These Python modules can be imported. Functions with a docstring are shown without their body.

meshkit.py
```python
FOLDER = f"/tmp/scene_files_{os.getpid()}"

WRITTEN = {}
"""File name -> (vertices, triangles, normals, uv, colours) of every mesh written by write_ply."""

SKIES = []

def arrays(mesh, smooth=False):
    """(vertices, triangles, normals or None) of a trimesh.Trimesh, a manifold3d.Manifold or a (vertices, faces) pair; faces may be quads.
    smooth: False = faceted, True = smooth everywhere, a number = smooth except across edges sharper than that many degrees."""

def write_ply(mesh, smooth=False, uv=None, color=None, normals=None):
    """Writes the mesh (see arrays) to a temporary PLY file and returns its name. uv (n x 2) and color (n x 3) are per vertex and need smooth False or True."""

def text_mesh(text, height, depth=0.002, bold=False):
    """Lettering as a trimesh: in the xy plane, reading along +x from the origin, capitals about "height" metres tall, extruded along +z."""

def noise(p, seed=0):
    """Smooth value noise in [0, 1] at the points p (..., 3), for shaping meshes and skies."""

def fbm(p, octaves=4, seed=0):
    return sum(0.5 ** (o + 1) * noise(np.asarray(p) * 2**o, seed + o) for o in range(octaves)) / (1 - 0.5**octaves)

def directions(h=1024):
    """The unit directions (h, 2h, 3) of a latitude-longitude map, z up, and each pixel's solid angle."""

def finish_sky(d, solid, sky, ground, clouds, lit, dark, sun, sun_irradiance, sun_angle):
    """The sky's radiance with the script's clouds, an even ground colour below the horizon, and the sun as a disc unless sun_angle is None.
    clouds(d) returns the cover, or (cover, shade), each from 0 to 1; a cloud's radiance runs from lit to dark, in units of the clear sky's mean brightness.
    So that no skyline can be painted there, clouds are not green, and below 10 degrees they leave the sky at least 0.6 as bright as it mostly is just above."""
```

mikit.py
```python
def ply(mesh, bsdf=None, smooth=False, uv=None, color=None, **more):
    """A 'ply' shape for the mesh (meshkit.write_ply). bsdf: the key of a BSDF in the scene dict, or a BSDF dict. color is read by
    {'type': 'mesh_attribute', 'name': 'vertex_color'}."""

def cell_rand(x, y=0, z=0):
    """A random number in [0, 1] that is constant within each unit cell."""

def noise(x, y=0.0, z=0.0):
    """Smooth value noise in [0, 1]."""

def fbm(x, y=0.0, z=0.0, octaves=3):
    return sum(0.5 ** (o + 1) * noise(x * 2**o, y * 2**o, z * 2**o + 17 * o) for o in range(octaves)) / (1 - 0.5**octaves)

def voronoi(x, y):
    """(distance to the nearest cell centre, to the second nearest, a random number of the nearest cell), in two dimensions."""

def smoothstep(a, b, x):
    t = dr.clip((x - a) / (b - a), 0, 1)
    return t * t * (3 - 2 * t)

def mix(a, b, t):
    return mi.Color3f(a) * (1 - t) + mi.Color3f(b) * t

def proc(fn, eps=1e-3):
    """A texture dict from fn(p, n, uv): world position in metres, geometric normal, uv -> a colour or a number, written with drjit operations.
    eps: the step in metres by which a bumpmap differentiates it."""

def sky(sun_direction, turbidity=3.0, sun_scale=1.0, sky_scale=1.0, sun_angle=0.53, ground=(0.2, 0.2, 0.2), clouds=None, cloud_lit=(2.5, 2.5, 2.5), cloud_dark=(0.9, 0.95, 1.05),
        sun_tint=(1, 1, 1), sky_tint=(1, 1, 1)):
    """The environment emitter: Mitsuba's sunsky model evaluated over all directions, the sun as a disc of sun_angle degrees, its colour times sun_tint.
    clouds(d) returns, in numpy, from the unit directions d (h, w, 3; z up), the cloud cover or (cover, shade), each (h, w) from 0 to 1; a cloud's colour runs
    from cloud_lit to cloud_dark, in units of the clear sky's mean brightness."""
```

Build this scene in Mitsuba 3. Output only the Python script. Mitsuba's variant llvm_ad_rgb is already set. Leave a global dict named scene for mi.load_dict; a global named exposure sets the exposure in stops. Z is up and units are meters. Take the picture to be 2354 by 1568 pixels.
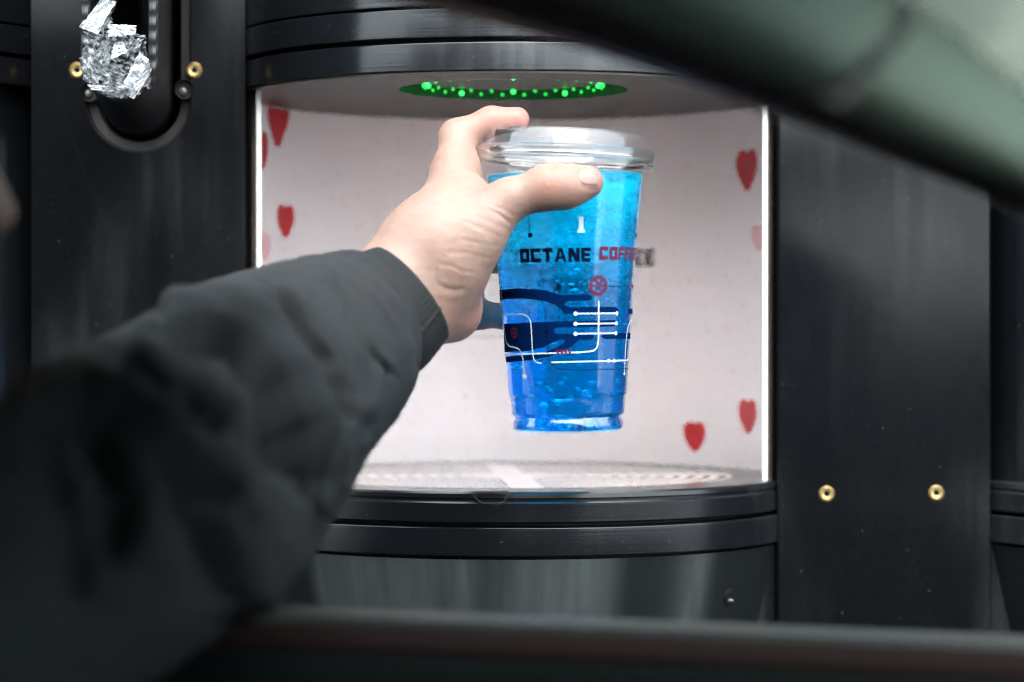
import math, random
import numpy as np, trimesh, shapely
import drjit as dr
import mitsuba as mi
import mikit, meshkit
from shapely.geometry import Polygon, LineString, Point, box as sbox
from shapely.ops import unary_union
from scipy.interpolate import CubicSpline

random.seed(7); rng = np.random.default_rng(7)
T = mi.ScalarTransform4f
scene, labels = {}, {}

# ------------------------------------------------------------------ camera, sky, exposure
CZ = 1.15                     # eye height of the passenger
FPX = 6000.0                  # focal length in pixels of a picture 2353 wide
scene['camera'] = {'type': 'thinlens', 'fov': 2 * math.degrees(math.atan(1176.5 / FPX)), 'fov_axis': 'x',
                   'to_world': T().look_at(origin=[0, 0, CZ], target=[0, 1, CZ - 29.0 / FPX], up=[0, 0, 1]),
                   'aperture_radius': 0.0085, 'focus_distance': 1.24, 'near_clip': 0.02, 'far_clip': 2000.0}
SUN = np.array([0.10, -0.64, 0.76]) / np.linalg.norm([0.10, -0.64, 0.76])


def overcast(d):
    a = np.degrees(np.arccos(np.clip(d @ SUN, -1, 1)))          # the cloud layer is brightest round the veiled sun
    n_ = meshkit.fbm(d * 3.0, 3)
    return 1.0 + 0 * a, np.clip(1 - np.exp(-(a / 34.0) ** 2) + 0.10 * (n_ - 0.5), 0, 1)


scene['sky'] = mikit.sky(SUN.tolist(), turbidity=4, sun_scale=0.13, sun_angle=36, clouds=overcast, cloud_lit=(7.6, 7.9, 7.9), cloud_dark=(2.7, 3.1, 3.3),
                         ground=(0.12, 0.12, 0.12), sun_tint=(1.0, 0.985, 1.0))
exposure = 3.75


def at(px, py, d):
    """A point d metres in front of the eye, measured in the photograph (2353 wide)."""
    return np.array([(px - 1176.5) * d / FPX, d, CZ + (755 - py) * d / FPX])


# ------------------------------------------------------------------ helpers
def key_for(name):
    if name not in scene and name not in labels:
        return name
    k = 1
    while f'{name}_{k:03d}' in scene or f'{name}_{k:03d}' in labels:
        k += 1
    return f'{name}_{k:03d}'


def thing(name, label, cat, group=None):
    key = key_for(name)
    labels[key] = {'label': label, 'category': cat}
    if group:
        labels[key]['group'] = group
    return key


def obj(name, mesh, m, parent=None, smooth=False, label=None, kind=None, **more):
    key = key_for((parent + '__' if parent else '') + name)
    scene[key] = mikit.ply(mesh, m, smooth=smooth, **more)
    if label or kind:
        labels[key] = {}
        if label: labels[key]['label'] = label
        if kind: labels[key]['kind'] = kind
    return key


def cat(*ms):
    return trimesh.util.concatenate([m if isinstance(m, trimesh.Trimesh) else trimesh.Trimesh(*m, process=False) for m in ms])


def box(x0, x1, y0, y1, z0, z1, b=0.0):
    """A box, with chamfered edges if b > 0."""
    if b <= 0:
        m = trimesh.creation.box(extents=[x1 - x0, y1 - y0, z1 - z0])
        m.apply_translation([(x0 + x1) / 2, (y0 + y1) / 2, (z0 + z1) / 2])
        return m
    pts = []
    for x, sx in ((x0, 1), (x1, -1)):
        for y, sy in ((y0, 1), (y1, -1)):
            for z, sz in ((z0, 1), (z1, -1)):
                pts += [(x, y + sy * b, z + sz * b), (x + sx * b, y, z + sz * b), (x + sx * b, y + sy * b, z)]
    return trimesh.convex.convex_hull(np.array(pts))


def slab(poly, y0, y1):
    """A polygon in (x, z) extruded from y0 to y1."""
    m = trimesh.creation.extrude_polygon(poly, y1 - y0, engine='earcut')
    v = m.vertices.copy()
    m.vertices = np.stack([v[:, 0], y0 + v[:, 2], v[:, 1]], 1)
    m.faces = m.faces[:, ::-1]
    return m


def flat(poly, z0, z1):
    """A polygon in (x, y) extruded from z0 to z1."""
    m = trimesh.creation.extrude_polygon(poly, z1 - z0, engine='earcut')
    m.apply_translation([0, 0, z0])
    return m


def lathe(prof, n=96, a0=0.0, a1=2 * math.pi, cx=0.0, cy=0.0):
    """Revolves (r, z) about the vertical through (cx, cy); angle 0 faces the camera."""
    prof = np.array(prof, float)
    full = abs(a1 - a0 - 2 * math.pi) < 1e-6
    a = np.linspace(a0, a1, n, endpoint=not full)
    k = len(a)
    v = np.stack([cx + prof[None, :, 0] * np.sin(a)[:, None], cy - prof[None, :, 0] * np.cos(a)[:, None],
                  np.broadcast_to(prof[None, :, 1], (k, len(prof)))], -1).reshape(-1, 3)
    i, j = np.meshgrid(np.arange(k if full else k - 1), np.arange(len(prof) - 1), indexing='ij')
    m = len(prof)
    i2 = (i + 1) % k
    q = np.stack([i * m + j, i2 * m + j, i2 * m + j + 1, i * m + j + 1], -1).reshape(-1, 4)
    return trimesh.Trimesh(v, np.vstack([q[:, [0, 1, 2]], q[:, [0, 2, 3]]]), process=False)


def grid_mesh(P, closed_v=False):
    """A sheet through the points P[i, j]."""
    n, m = P.shape[:2]
    i, j = np.meshgrid(np.arange(n - 1), np.arange(m if closed_v else m - 1), indexing='ij')
    j2 = (j + 1) % m
    q = np.stack([i * m + j, (i + 1) * m + j, (i + 1) * m + j2, i * m + j2], -1).reshape(-1, 4)
    return trimesh.Trimesh(P.reshape(-1, 3), np.vstack([q[:, [0, 1, 2]], q[:, [0, 2, 3]]]), process=False)


def tube(pts, r, sides=10):
    pts = np.asarray(pts, float)
    t = np.gradient(pts, axis=0); t /= np.linalg.norm(t, axis=1, keepdims=True)
    ref = np.where(np.abs(t[:, 2:]) < 0.9, [0, 0, 1.0], [1.0, 0, 0])
    a = np.cross(t, ref); a /= np.linalg.norm(a, axis=1, keepdims=True)
    b = np.cross(t, a)
    ang = np.arange(sides) * 2 * np.pi / sides
    rr = np.broadcast_to(r, (len(pts),))[:, None, None]
    P = pts[:, None] + rr * (np.cos(ang)[None, :, None] * a[:, None] + np.sin(ang)[None, :, None] * b[:, None])
    return grid_mesh(P, True)


def surface_nets(f, lo, hi, h, newton=2):
    """The zero surface of f(points) as a smooth mesh."""
    lo, hi = np.array(lo, float), np.array(hi, float)
    n = np.ceil((hi - lo) / h).astype(int) + 1
    ax = [lo[k] + h * np.arange(n[k]) for k in range(3)]
    val = np.empty(n, np.float32)
    for i in range(n[0]):
        Y, Z = np.meshgrid(ax[1], ax[2], indexing='ij')
        val[i] = f(np.stack([np.full_like(Y, ax[0][i]), Y, Z], -1).astype(np.float32))
    ins = val < 0
    c = [(a, b, d) for a in (0, 1) for b in (0, 1) for d in (0, 1)]
    sl = lambda A, o: A[o[0]:n[0] - 1 + o[0], o[1]:n[1] - 1 + o[1], o[2]:n[2] - 1 + o[2]]
    any_, all_ = np.zeros(n - 1, bool), np.ones(n - 1, bool)
    for o in c:
        any_ |= sl(ins, o); all_ &= sl(ins, o)
    cells = np.argwhere(any_ & ~all_)
    idx = -np.ones(n - 1, int); idx[tuple(cells.T)] = np.arange(len(cells))
    acc, cnt = np.zeros((len(cells), 3)), np.zeros(len(cells))
    for o in c:
        for k in range(3):
            if o[k] == 0:
                p = list(o); p[k] = 1
                va = val[tuple((cells + o).T)]; vb = val[tuple((cells + p).T)]
                cr = (va < 0) != (vb < 0)
                t = np.where(cr, va / np.where(cr, va - vb, 1), 0)
                pos = np.array(o, float)[None] + np.eye(3)[k][None] * t[:, None]
                acc[cr] += pos[cr]; cnt[cr] += 1
    v = lo + h * (cells + acc / cnt[:, None])
    quads = []
    for k in range(3):
        a, b = (k + 1) % 3, (k + 2) % 3
        s0 = [slice(1, n[q] - 1) for q in range(3)]; s0[k] = slice(0, n[k] - 1)
        s1 = list(s0); s1[k] = slice(1, n[k])
        A, B = ins[tuple(s0)], ins[tuple(s1)]
        e = np.argwhere(A != B) + np.array([0 if q == k else 1 for q in range(3)])
        sgn = ins[tuple(e.T)]
        ea, eb = np.eye(3, dtype=int)[a], np.eye(3, dtype=int)[b]
        q = np.stack([idx[tuple((e - x).T)] for x in (ea + eb, eb, 0 * ea, ea)], 1)
        quads.append(np.where(sgn[:, None], q, q[:, ::-1]))
    q = np.vstack(quads)
    for _ in range(newton):
        e = h * 0.35
        d = f(v.astype(np.float32))
        g = np.stack([f((v + np.eye(3)[k] * e).astype(np.float32)) - f((v - np.eye(3)[k] * e).astype(np.float32)) for k in range(3)], -1) / (2 * e)
        v = v - np.clip(d, -h, h)[:, None] * g / np.maximum((g * g).sum(-1, keepdims=True), 0.2)
    return trimesh.Trimesh(v, np.vstack([q[:, [0, 1, 2]], q[:, [0, 2, 3]]]), process=False)


def cone(p, a, b, ra, rb):
    """Distance to a tapered capsule."""
    a, b = np.asarray(a, np.float32), np.asarray(b, np.float32)
    ab = b - a
    t = np.clip(((p - a) @ ab) / max(float(ab @ ab), 1e-12), 0, 1)
    return np.linalg.norm(p - a - t[..., None] * ab, axis=-1) - (ra + (rb - ra) * t)


def smin(a, b, k):
    h = np.maximum(k - np.abs(a - b), 0) / k
    return np.minimum(a, b) - h * h * k * 0.25


def mulcol(c):
    return {'type': 'rgb', 'value': list(c)}


# ------------------------------------------------------------------ materials
def mat(name, d):
    scene[name] = d
    return name


def two(d):
    return {'type': 'twosided', 'bsdf': d}


def dusty_black(base, dust, amount, sx=1.0, scr=1.0):
    def f(p, n, uv):
        big = mikit.fbm(p.x * 11, p.y * 11, p.z * 4 + 3, octaves=4)
        streak = mikit.fbm(p.x * 150, p.y * 60, p.z * 9, octaves=3)
        fine = mikit.fbm(p.x * 700, p.y * 700, p.z * 500, octaves=2)
        smear = mikit.smoothstep(0.45, 0.8, big) * (0.35 + 0.65 * mikit.smoothstep(0.35, 0.75, streak))
        d1, _, w = mikit.voronoi(p.x * 95 + p.y * 95, p.z * 95)
        speck = mikit.smoothstep(0.07, 0.02, d1) * mikit.smoothstep(0.86, 0.98, w)
        d2, _, w2 = mikit.voronoi(p.x * 260 + p.y * 260 + 5, p.z * 260)
        speck2 = mikit.smoothstep(0.11, 0.04, d2) * mikit.smoothstep(0.87, 0.98, w2) * 0.5
        sc = mi.Float(0)
        for (ax, az, off, fr) in ((0.93, 0.36, 0.3, 9.0), (0.5, 0.87, 1.7, 7.0), (-0.85, 0.53, 2.2, 8.0)):
            u = (p.x * ax + p.z * az) * fr + off + 0.05 * mikit.noise(p.x * 9, p.z * 9, off)
            w_ = mikit.noise(p.x * 6 + off * 7, p.z * 6, off)
            fr_ = dr.abs(u - dr.floor(u) - 0.5)
            sc += mikit.smoothstep(0.006, 0.001, fr_) * mikit.smoothstep(0.62, 0.8, w_)
        a = amount * (0.34 * smear + 0.20 * fine * smear + 0.45 * (speck + speck2) + 0.03 * scr * sc) + amount * 0.03 * fine
        return mikit.mix(base, dust, dr.clip(a, 0, 1))
    return f


def rough_var(lo, hi):
    def f(p, n, uv):
        return lo + (hi - lo) * mikit.fbm(p.x * 14, p.y * 14, p.z * 9, octaves=4) + 0.02 * mikit.noise(p.x * 400, p.y * 400, p.z * 60)
    return f


mat('m_panel', two({'type': 'principled', 'base_color': mikit.proc(dusty_black((0.0026, 0.0031, 0.0042), (0.12, 0.128, 0.14), 0.66)),
                    'roughness': mikit.proc(rough_var(0.07, 0.17)), 'specular': 0.22}))
mat('m_ring', two({'type': 'bumpmap', 'arbitrary': mikit.proc(lambda p, n, uv: mikit.noise(p.z * 2600, p.x * 3, p.y * 3) + 1.2 * mikit.fbm(p.x * 60, p.y * 60, p.z * 60), eps=2e-4),
                   'scale': 0.000015, 'bsdf': {'type': 'principled', 'base_color': mikit.proc(dusty_black((0.0035, 0.0042, 0.006), (0.16, 0.17, 0.18), 0.5, scr=0.3)),
                                             'roughness': mikit.proc(rough_var(0.12, 0.26)), 'specular': 0.55}}))
mat('m_drum', two({'type': 'bumpmap', 'arbitrary': mikit.proc(lambda p, n, uv: mikit.noise(p.z * 1700, p.x * 4, p.y * 4) + 2.0 * mikit.fbm(p.x * 90, p.y * 90, p.z * 6), eps=2e-4),
                   'scale': 0.00005, 'bsdf': {'type': 'principled', 'base_color': mikit.proc(dusty_black((0.0035, 0.0045, 0.006), (0.15, 0.16, 0.16), 0.4, scr=0.2)),
                                             'roughness': mikit.proc(rough_var(0.12, 0.30)), 'specular': 0.6}}))


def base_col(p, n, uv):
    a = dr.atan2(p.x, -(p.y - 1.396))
    sheen_band = mikit.smoothstep(0.35, 0.50, mikit.noise(a * 3.6 + 3.3, 0.5, 0.5)) * (0.88 + 0.12 * mikit.noise(a * 90, p.z * 6, 0.2))  # reflected sky painted into the base colour as paler upright bands, mottled
    sheen_mottle = mikit.fbm(a * 25, p.z * 30, 1.0, octaves=4)
    return mikit.mix((0.008, 0.010, 0.011), (0.064, 0.076, 0.080), dr.clip(mikit.smoothstep(0.80, 0.65, dr.abs(a)) * sheen_band * (0.45 + 0.7 * sheen_mottle), 0, 1))


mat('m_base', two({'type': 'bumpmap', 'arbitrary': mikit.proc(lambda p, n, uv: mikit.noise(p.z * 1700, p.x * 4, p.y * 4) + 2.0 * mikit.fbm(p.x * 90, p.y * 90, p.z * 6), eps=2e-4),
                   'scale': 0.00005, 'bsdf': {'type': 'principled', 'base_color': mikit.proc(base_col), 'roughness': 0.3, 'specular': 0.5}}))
mat('m_void', two({'type': 'principled', 'base_color': mulcol((0.004, 0.004, 0.005)), 'roughness': 0.6, 'specular': 0.3}))
mat('m_print3d', two({'type': 'principled', 'base_color': mulcol((0.010, 0.010, 0.011)), 'roughness': 0.32, 'specular': 0.5}))
mat('m_flange', two({'type': 'principled', 'base_color': mulcol((0.020, 0.020, 0.021)), 'roughness': 0.5, 'specular': 0.4}))
mat('m_brass', two({'type': 'principled', 'base_color': mulcol((0.46, 0.34, 0.15)), 'metallic': 0.8, 'roughness': 0.42}))
mat('m_brass_dark', two({'type': 'principled', 'base_color': mulcol((0.16, 0.10, 0.03)), 'metallic': 0.8, 'roughness': 0.4}))
mat('m_steel_dim', two({'type': 'principled', 'base_color': mikit.proc(lambda p, n, uv: mikit.mix((0.052, 0.047, 0.042), (0.034, 0.031, 0.028), mikit.fbm(p.x * 20, p.y * 160, p.z * 20))), 'metallic': 0.6, 'roughness': 0.42, 'specular': 0.2}))
mat('m_steel_floor', two({'type': 'principled', 'base_color': mulcol((0.86, 0.78, 0.78)), 'metallic': 0.55, 'roughness': 0.14}))
mat('m_steel_tray', two({'type': 'principled', 'base_color': mulcol((0.10, 0.10, 0.095)), 'metallic': 0.5, 'roughness': 0.35}))


def liner_color(p, n, uv):
    c = mikit.mix((0.83, 0.735, 0.735), (0.83, 0.76, 0.755), mikit.fbm(p.x * 12, p.y * 12, p.z * 12))
    u = dr.atan2(p.x, -(p.y - 1.396))
    d, _, w = mikit.voronoi(u * 17, p.z * 120)
    dot = mikit.smoothstep(0.17, 0.10, d) * mikit.smoothstep(0.45, 0.7, w)
    c = mikit.mix(c, mikit.mix((0.78, 0.55, 0.38), (0.80, 0.60, 0.58), w * 3 - 2), dot * 0.55)
    d, _, w = mikit.voronoi(u * 9 + 4, p.z * 64)
    dot = mikit.smoothstep(0.12, 0.06, d) * mikit.smoothstep(0.55, 0.8, w)
    return mikit.mix(c, (0.62, 0.55, 0.50), dot * 0.55)


mat('m_liner', two({'type': 'principled', 'base_color': mikit.proc(liner_color), 'roughness': 0.35, 'specular': 0.4}))
mat('m_liner_edge', two({'type': 'principled', 'base_color': mulcol((0.85, 0.85, 0.84)), 'roughness': 0.4}))
mat('m_heart', two({'type': 'principled', 'base_color': mikit.proc(lambda p, n, uv: mikit.mix((0.46, 0.006, 0.012), (0.56, 0.014, 0.022), mikit.noise(p.x * 120, p.y * 120, p.z * 120))), 'roughness': 0.35}))
mat('m_heart_faint', two({'type': 'principled', 'base_color': mulcol((0.74, 0.42, 0.42)), 'roughness': 0.35}))
mat('m_wall_text', two({'type': 'diffuse', 'reflectance': mulcol((0.006, 0.006, 0.004))}))
mat('m_wall_text_faint', two({'type': 'principled', 'base_color': mulcol((0.50, 0.46, 0.43)), 'roughness': 0.4}))
mat('m_led_case_glow', two({'type': 'principled', 'base_color': mulcol((0.02, 0.16, 0.05)), 'roughness': 0.4}))  # green spill of the LEDs painted into the case colour
mat('m_led', {'type': 'diffuse', 'reflectance': mulcol((0.05, 0.4, 0.1))})
mat('m_tray_dark', two({'type': 'principled', 'base_color': mulcol((0.035, 0.036, 0.03)), 'roughness': 0.6, 'specular': 0.3}))
mat('m_asphalt', two({'type': 'principled', 'base_color': mikit.proc(lambda p, n, uv: mikit.mix((0.035, 0.035, 0.036), (0.085, 0.083, 0.08), mikit.fbm(p.x * 40, p.y * 40, 0.0) * mikit.noise(p.x * 300, p.y * 300))), 'roughness': 0.8}))
# cup
mat('m_clear', {'type': 'thindielectric', 'int_ior': 1.49})
mat('m_lid', {'type': 'dielectric', 'int_ior': 1.55})


def drink_tint(p, n, uv):
    h = (p.z - (CZ - 0.0483)) / 0.1245
    slush = mikit.fbm(p.x * 90, p.y * 90, p.z * 130, octaves=3)
    t = mikit.smoothstep(0.30, 1.0, h + 0.25 * (slush - 0.5))
    return mikit.mix((0.015, 0.50, 0.91), (0.06, 0.82, 1.0), t)


mat('m_drink', {'type': 'dielectric', 'int_ior': 1.36, 'specular_transmittance': mikit.proc(drink_tint)})
mat('m_bubble', {'type': 'blendbsdf', 'weight': 0.45, 'a': {'type': 'dielectric', 'int_ior': 1.0, 'ext_ior': 1.36}, 'b': two({'type': 'diffuse', 'reflectance': mulcol((0.55, 0.85, 0.95))})})
mat('m_frost', two({'type': 'diffuse', 'reflectance': mulcol((0.70, 0.92, 0.97))}))
def slush_cover(p, n, uv):
    h = (p.z - (CZ - 0.0483)) / 0.1245
    g = mikit.fbm(p.x * 150, p.y * 150, p.z * 190, octaves=4)
    lumps = mikit.fbm(p.x * 45 + 3, p.y * 45, p.z * 60, octaves=2)
    return 0.62 * mikit.smoothstep(0.44, 1.0, h + 0.5 * (lumps - 0.5)) * mikit.smoothstep(0.25, 0.65, g)


mat('m_slush', {'type': 'blendbsdf', 'weight': mikit.proc(slush_cover), 'a': {'type': 'thindielectric', 'int_ior': 1.37, 'ext_ior': 1.36},
                'b': two({'type': 'diffuse', 'reflectance': mulcol((0.72, 0.90, 0.97))})})
mat('m_ice', {'type': 'blendbsdf', 'weight': mikit.proc(lambda p, n, uv: 0.02 + 0.20 * mikit.smoothstep(0.50, 0.75, mikit.fbm(p.x * 260, p.y * 260, p.z * 260))),
              'a': {'type': 'dielectric', 'int_ior': 1.348, 'ext_ior': 1.36},
              'b': two({'type': 'diffuse', 'reflectance': mulcol((0.82, 0.95, 0.98))})})
mat('m_ink_navy', two({'type': 'diffuse', 'reflectance': mulcol((0.003, 0.005, 0.022))}))
mat('m_ink_blue', two({'type': 'diffuse', 'reflectance': mulcol((0.001, 0.011, 0.060))}))
mat('m_ink_white', two({'type': 'principled', 'base_color': mulcol((0.50, 0.60, 0.65)), 'roughness': 0.5, 'specular': 0.2}))
mat('m_ink_red', two({'type': 'diffuse', 'reflectance': mulcol((0.105, 0.017, 0.036))}))
# person
mat('m_skin', two({'type': 'bumpmap', 'arbitrary': mikit.proc(lambda p, n, uv: mikit.fbm(p.x * 900, p.y * 900, p.z * 900) + 0.8 * mikit.noise(p.x * 260, p.y * 260, p.z * 420), eps=2e-4), 'scale': 0.00012,
                   'bsdf': {'type': 'principled', 'base_color': {'type': 'mesh_attribute', 'name': 'vertex_color'}, 'roughness': 0.48, 'specular': 0.4, 'sheen': 0.15}}))
mat('m_nail', two({'type': 'principled', 'base_color': mulcol((0.27, 0.155, 0.14)), 'roughness': 0.22, 'specular': 0.5}))


def cloth_col(p, n, uv):
    f = mikit.fbm(p.x * 45, p.y * 45, p.z * 45)
    g = mikit.noise(p.x * 1500, p.y * 1500, p.z * 1500)
    return mikit.mix((0.0108, 0.0123, 0.0142), (0.0165, 0.0186, 0.0210), f) * (0.8 + 0.4 * g)


mat('m_cloth', two({'type': 'bumpmap', 'arbitrary': mikit.proc(lambda p, n, uv: mikit.noise(p.x * 1300, p.y * 1300, p.z * 1300) + 2 * mikit.fbm(p.x * 120, p.y * 120, p.z * 120), eps=3e-4), 'scale': 0.0002,
                    'bsdf': {'type': 'principled', 'base_color': mikit.proc(cloth_col), 'roughness': 0.85, 'specular': 0.2, 'sheen': 0.25}}))
mat('m_cuff', two({'type': 'bumpmap', 'arbitrary': mikit.proc(lambda p, n, uv: dr.sin(uv.y * 2 * math.pi * 70) + 0.6 * mikit.noise(p.x * 1300, p.y * 1300, p.z * 1300), eps=3e-4), 'scale': 0.00012,
                   'bsdf': {'type': 'principled', 'base_color': mikit.proc(cloth_col), 'roughness': 0.85, 'specular': 0.2, 'sheen': 0.25}}))
mat('m_hair', two({'type': 'principled', 'base_color': mulcol((0.02, 0.012, 0.008)), 'roughness': 0.5}))
# car
mat('m_paint', two({'type': 'principled', 'base_color': mulcol((0.012, 0.013, 0.014)), 'roughness': 0.25, 'clearcoat': 1.0, 'clearcoat_gloss': 0.95}))
mat('m_rubber', two({'type': 'principled', 'base_color': mulcol((0.012, 0.011, 0.011)), 'roughness': 0.55, 'specular': 0.4}))
mat('m_seal_brown', two({'type': 'principled', 'base_color': mulcol((0.010, 0.0045, 0.0035)), 'roughness': 0.8, 'specular': 0.08}))
mat('m_trim', two({'type': 'principled', 'base_color': mikit.proc(lambda p, n, uv: mikit.mix((0.050, 0.066, 0.058), (0.056, 0.073, 0.064), mikit.fbm(p.x * 30, p.y * 30, p.z * 30))), 'roughness': 0.7, 'specular': 0.3}))
mat('m_glare_strip', two({'type': 'principled', 'base_color': mulcol((0.86, 0.90, 0.87)), 'roughness': 0.6, 'specular': 0.3}))  # near-white colour stands in for bright light in the corner
mat('m_headliner', two({'type': 'principled', 'base_color': mulcol((0.05, 0.05, 0.048)), 'roughness': 0.9}))
mat('m_door_trim', two({'type': 'principled', 'base_color': mulcol((0.0028, 0.005, 0.0052)), 'specular': 0.04, 'roughness': 0.9}))
mat('m_sill', two({'type': 'principled', 'base_color': mulcol((0.035, 0.039, 0.037)), 'roughness': 0.45}))
mat('m_glass', {'type': 'thindielectric', 'int_ior': 1.5, 'specular_transmittance': mulcol((0.80, 0.92, 0.85))})
# wrappers
mat('m_film', {'type': 'blendbsdf', 'weight': mikit.proc(lambda p, n, uv: 0.06 + 0.60 * mikit.smoothstep(0.40, 0.68, mikit.fbm(p.x * 420, p.y * 300, p.z * 420, octaves=3))),
               'a': {'type': 'thindielectric', 'int_ior': 1.6}, 'b': two({'type': 'principled', 'base_color': mulcol((0.36, 0.39, 0.42)), 'roughness': 0.22, 'specular': 0.8})})
mat('m_wrap_white', two({'type': 'principled', 'base_color': mikit.proc(lambda p, n, uv: mikit.mix((0.42, 0.45, 0.48), (0.05, 0.05, 0.055), mikit.smoothstep(0.62, 0.70, mikit.noise(p.x * 1500, p.y * 1500, p.z * 2300)) * 0.7)), 'roughness': 0.25, 'specular': 0.6}))

# ------------------------------------------------------------------ ground
obj('ground', grid_mesh(np.array([[[-400, -400, 0], [400, -400, 0]], [[-400, 400, 0], [400, 400, 0]]], float)), 'm_asphalt')
labels['ground'] = {'kind': 'structure', 'label': 'dark asphalt of the drive-through lane between the car and the machine'}

# ------------------------------------------------------------------ the vending machine
PY, DC, PITCH = 1.335, 1.396, 0.381          # panel front, drum axis, spacing of the drums
machine = thing('vending_machine', 'black plastic fronted drive-through drinks machine with flat upright panels', 'vending machine')
ZP0, ZP1 = 0.02, CZ + 0.95
CHX, CHZ, CHR = at(318, 230, PY)[0], at(318, 230, PY)[2], 0.0228


def u_shape(x, z, r, top):
    return unary_union([Point(x, z).buffer(r, 48), sbox(x - r, z, x + r, top)])


lp = sbox(-0.2457, ZP0, -0.1365, ZP1).difference(u_shape(CHX, CHZ, 0.0272, CZ + 0.30))
obj('panel', slab(lp, PY, PY + 0.02), 'm_panel', machine, label='scratched black panel with the waste chute let into it')
obj('panel', box(0.1358, 0.2451, PY, PY + 0.02, ZP0, ZP1, 0.0012), 'm_panel', machine, label='black panel right of the open drum with two brass screws low down')
for sx in (-1, 1):
    obj('panel', box(*sorted((sx * 0.515, sx * 1.3)), PY, PY + 0.02, ZP0, ZP1, 0.0012), 'm_panel', machine)
for cx in (-PITCH, 0, PITCH):
    obj('lower_panel', box(cx - 0.1362, cx + 0.1356, PY + 0.004, PY + 0.02, ZP0, CZ - 0.109, 0.0012), 'm_panel', machine)
    obj('upper_panel', box(cx - 0.1362, cx + 0.1356, PY + 0.004, PY + 0.02, CZ + 0.32, ZP1, 0.0012), 'm_panel', machine)
obj('back_panel', box(-1.3, 1.3, 1.60, 1.63, ZP0, ZP1), 'm_void', machine)
obj('top_cover', box(-1.32, 1.32, PY - 0.01, 1.66, ZP1 + 0.001, ZP1 + 0.03, 0.004), 'm_panel', machine)


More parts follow.
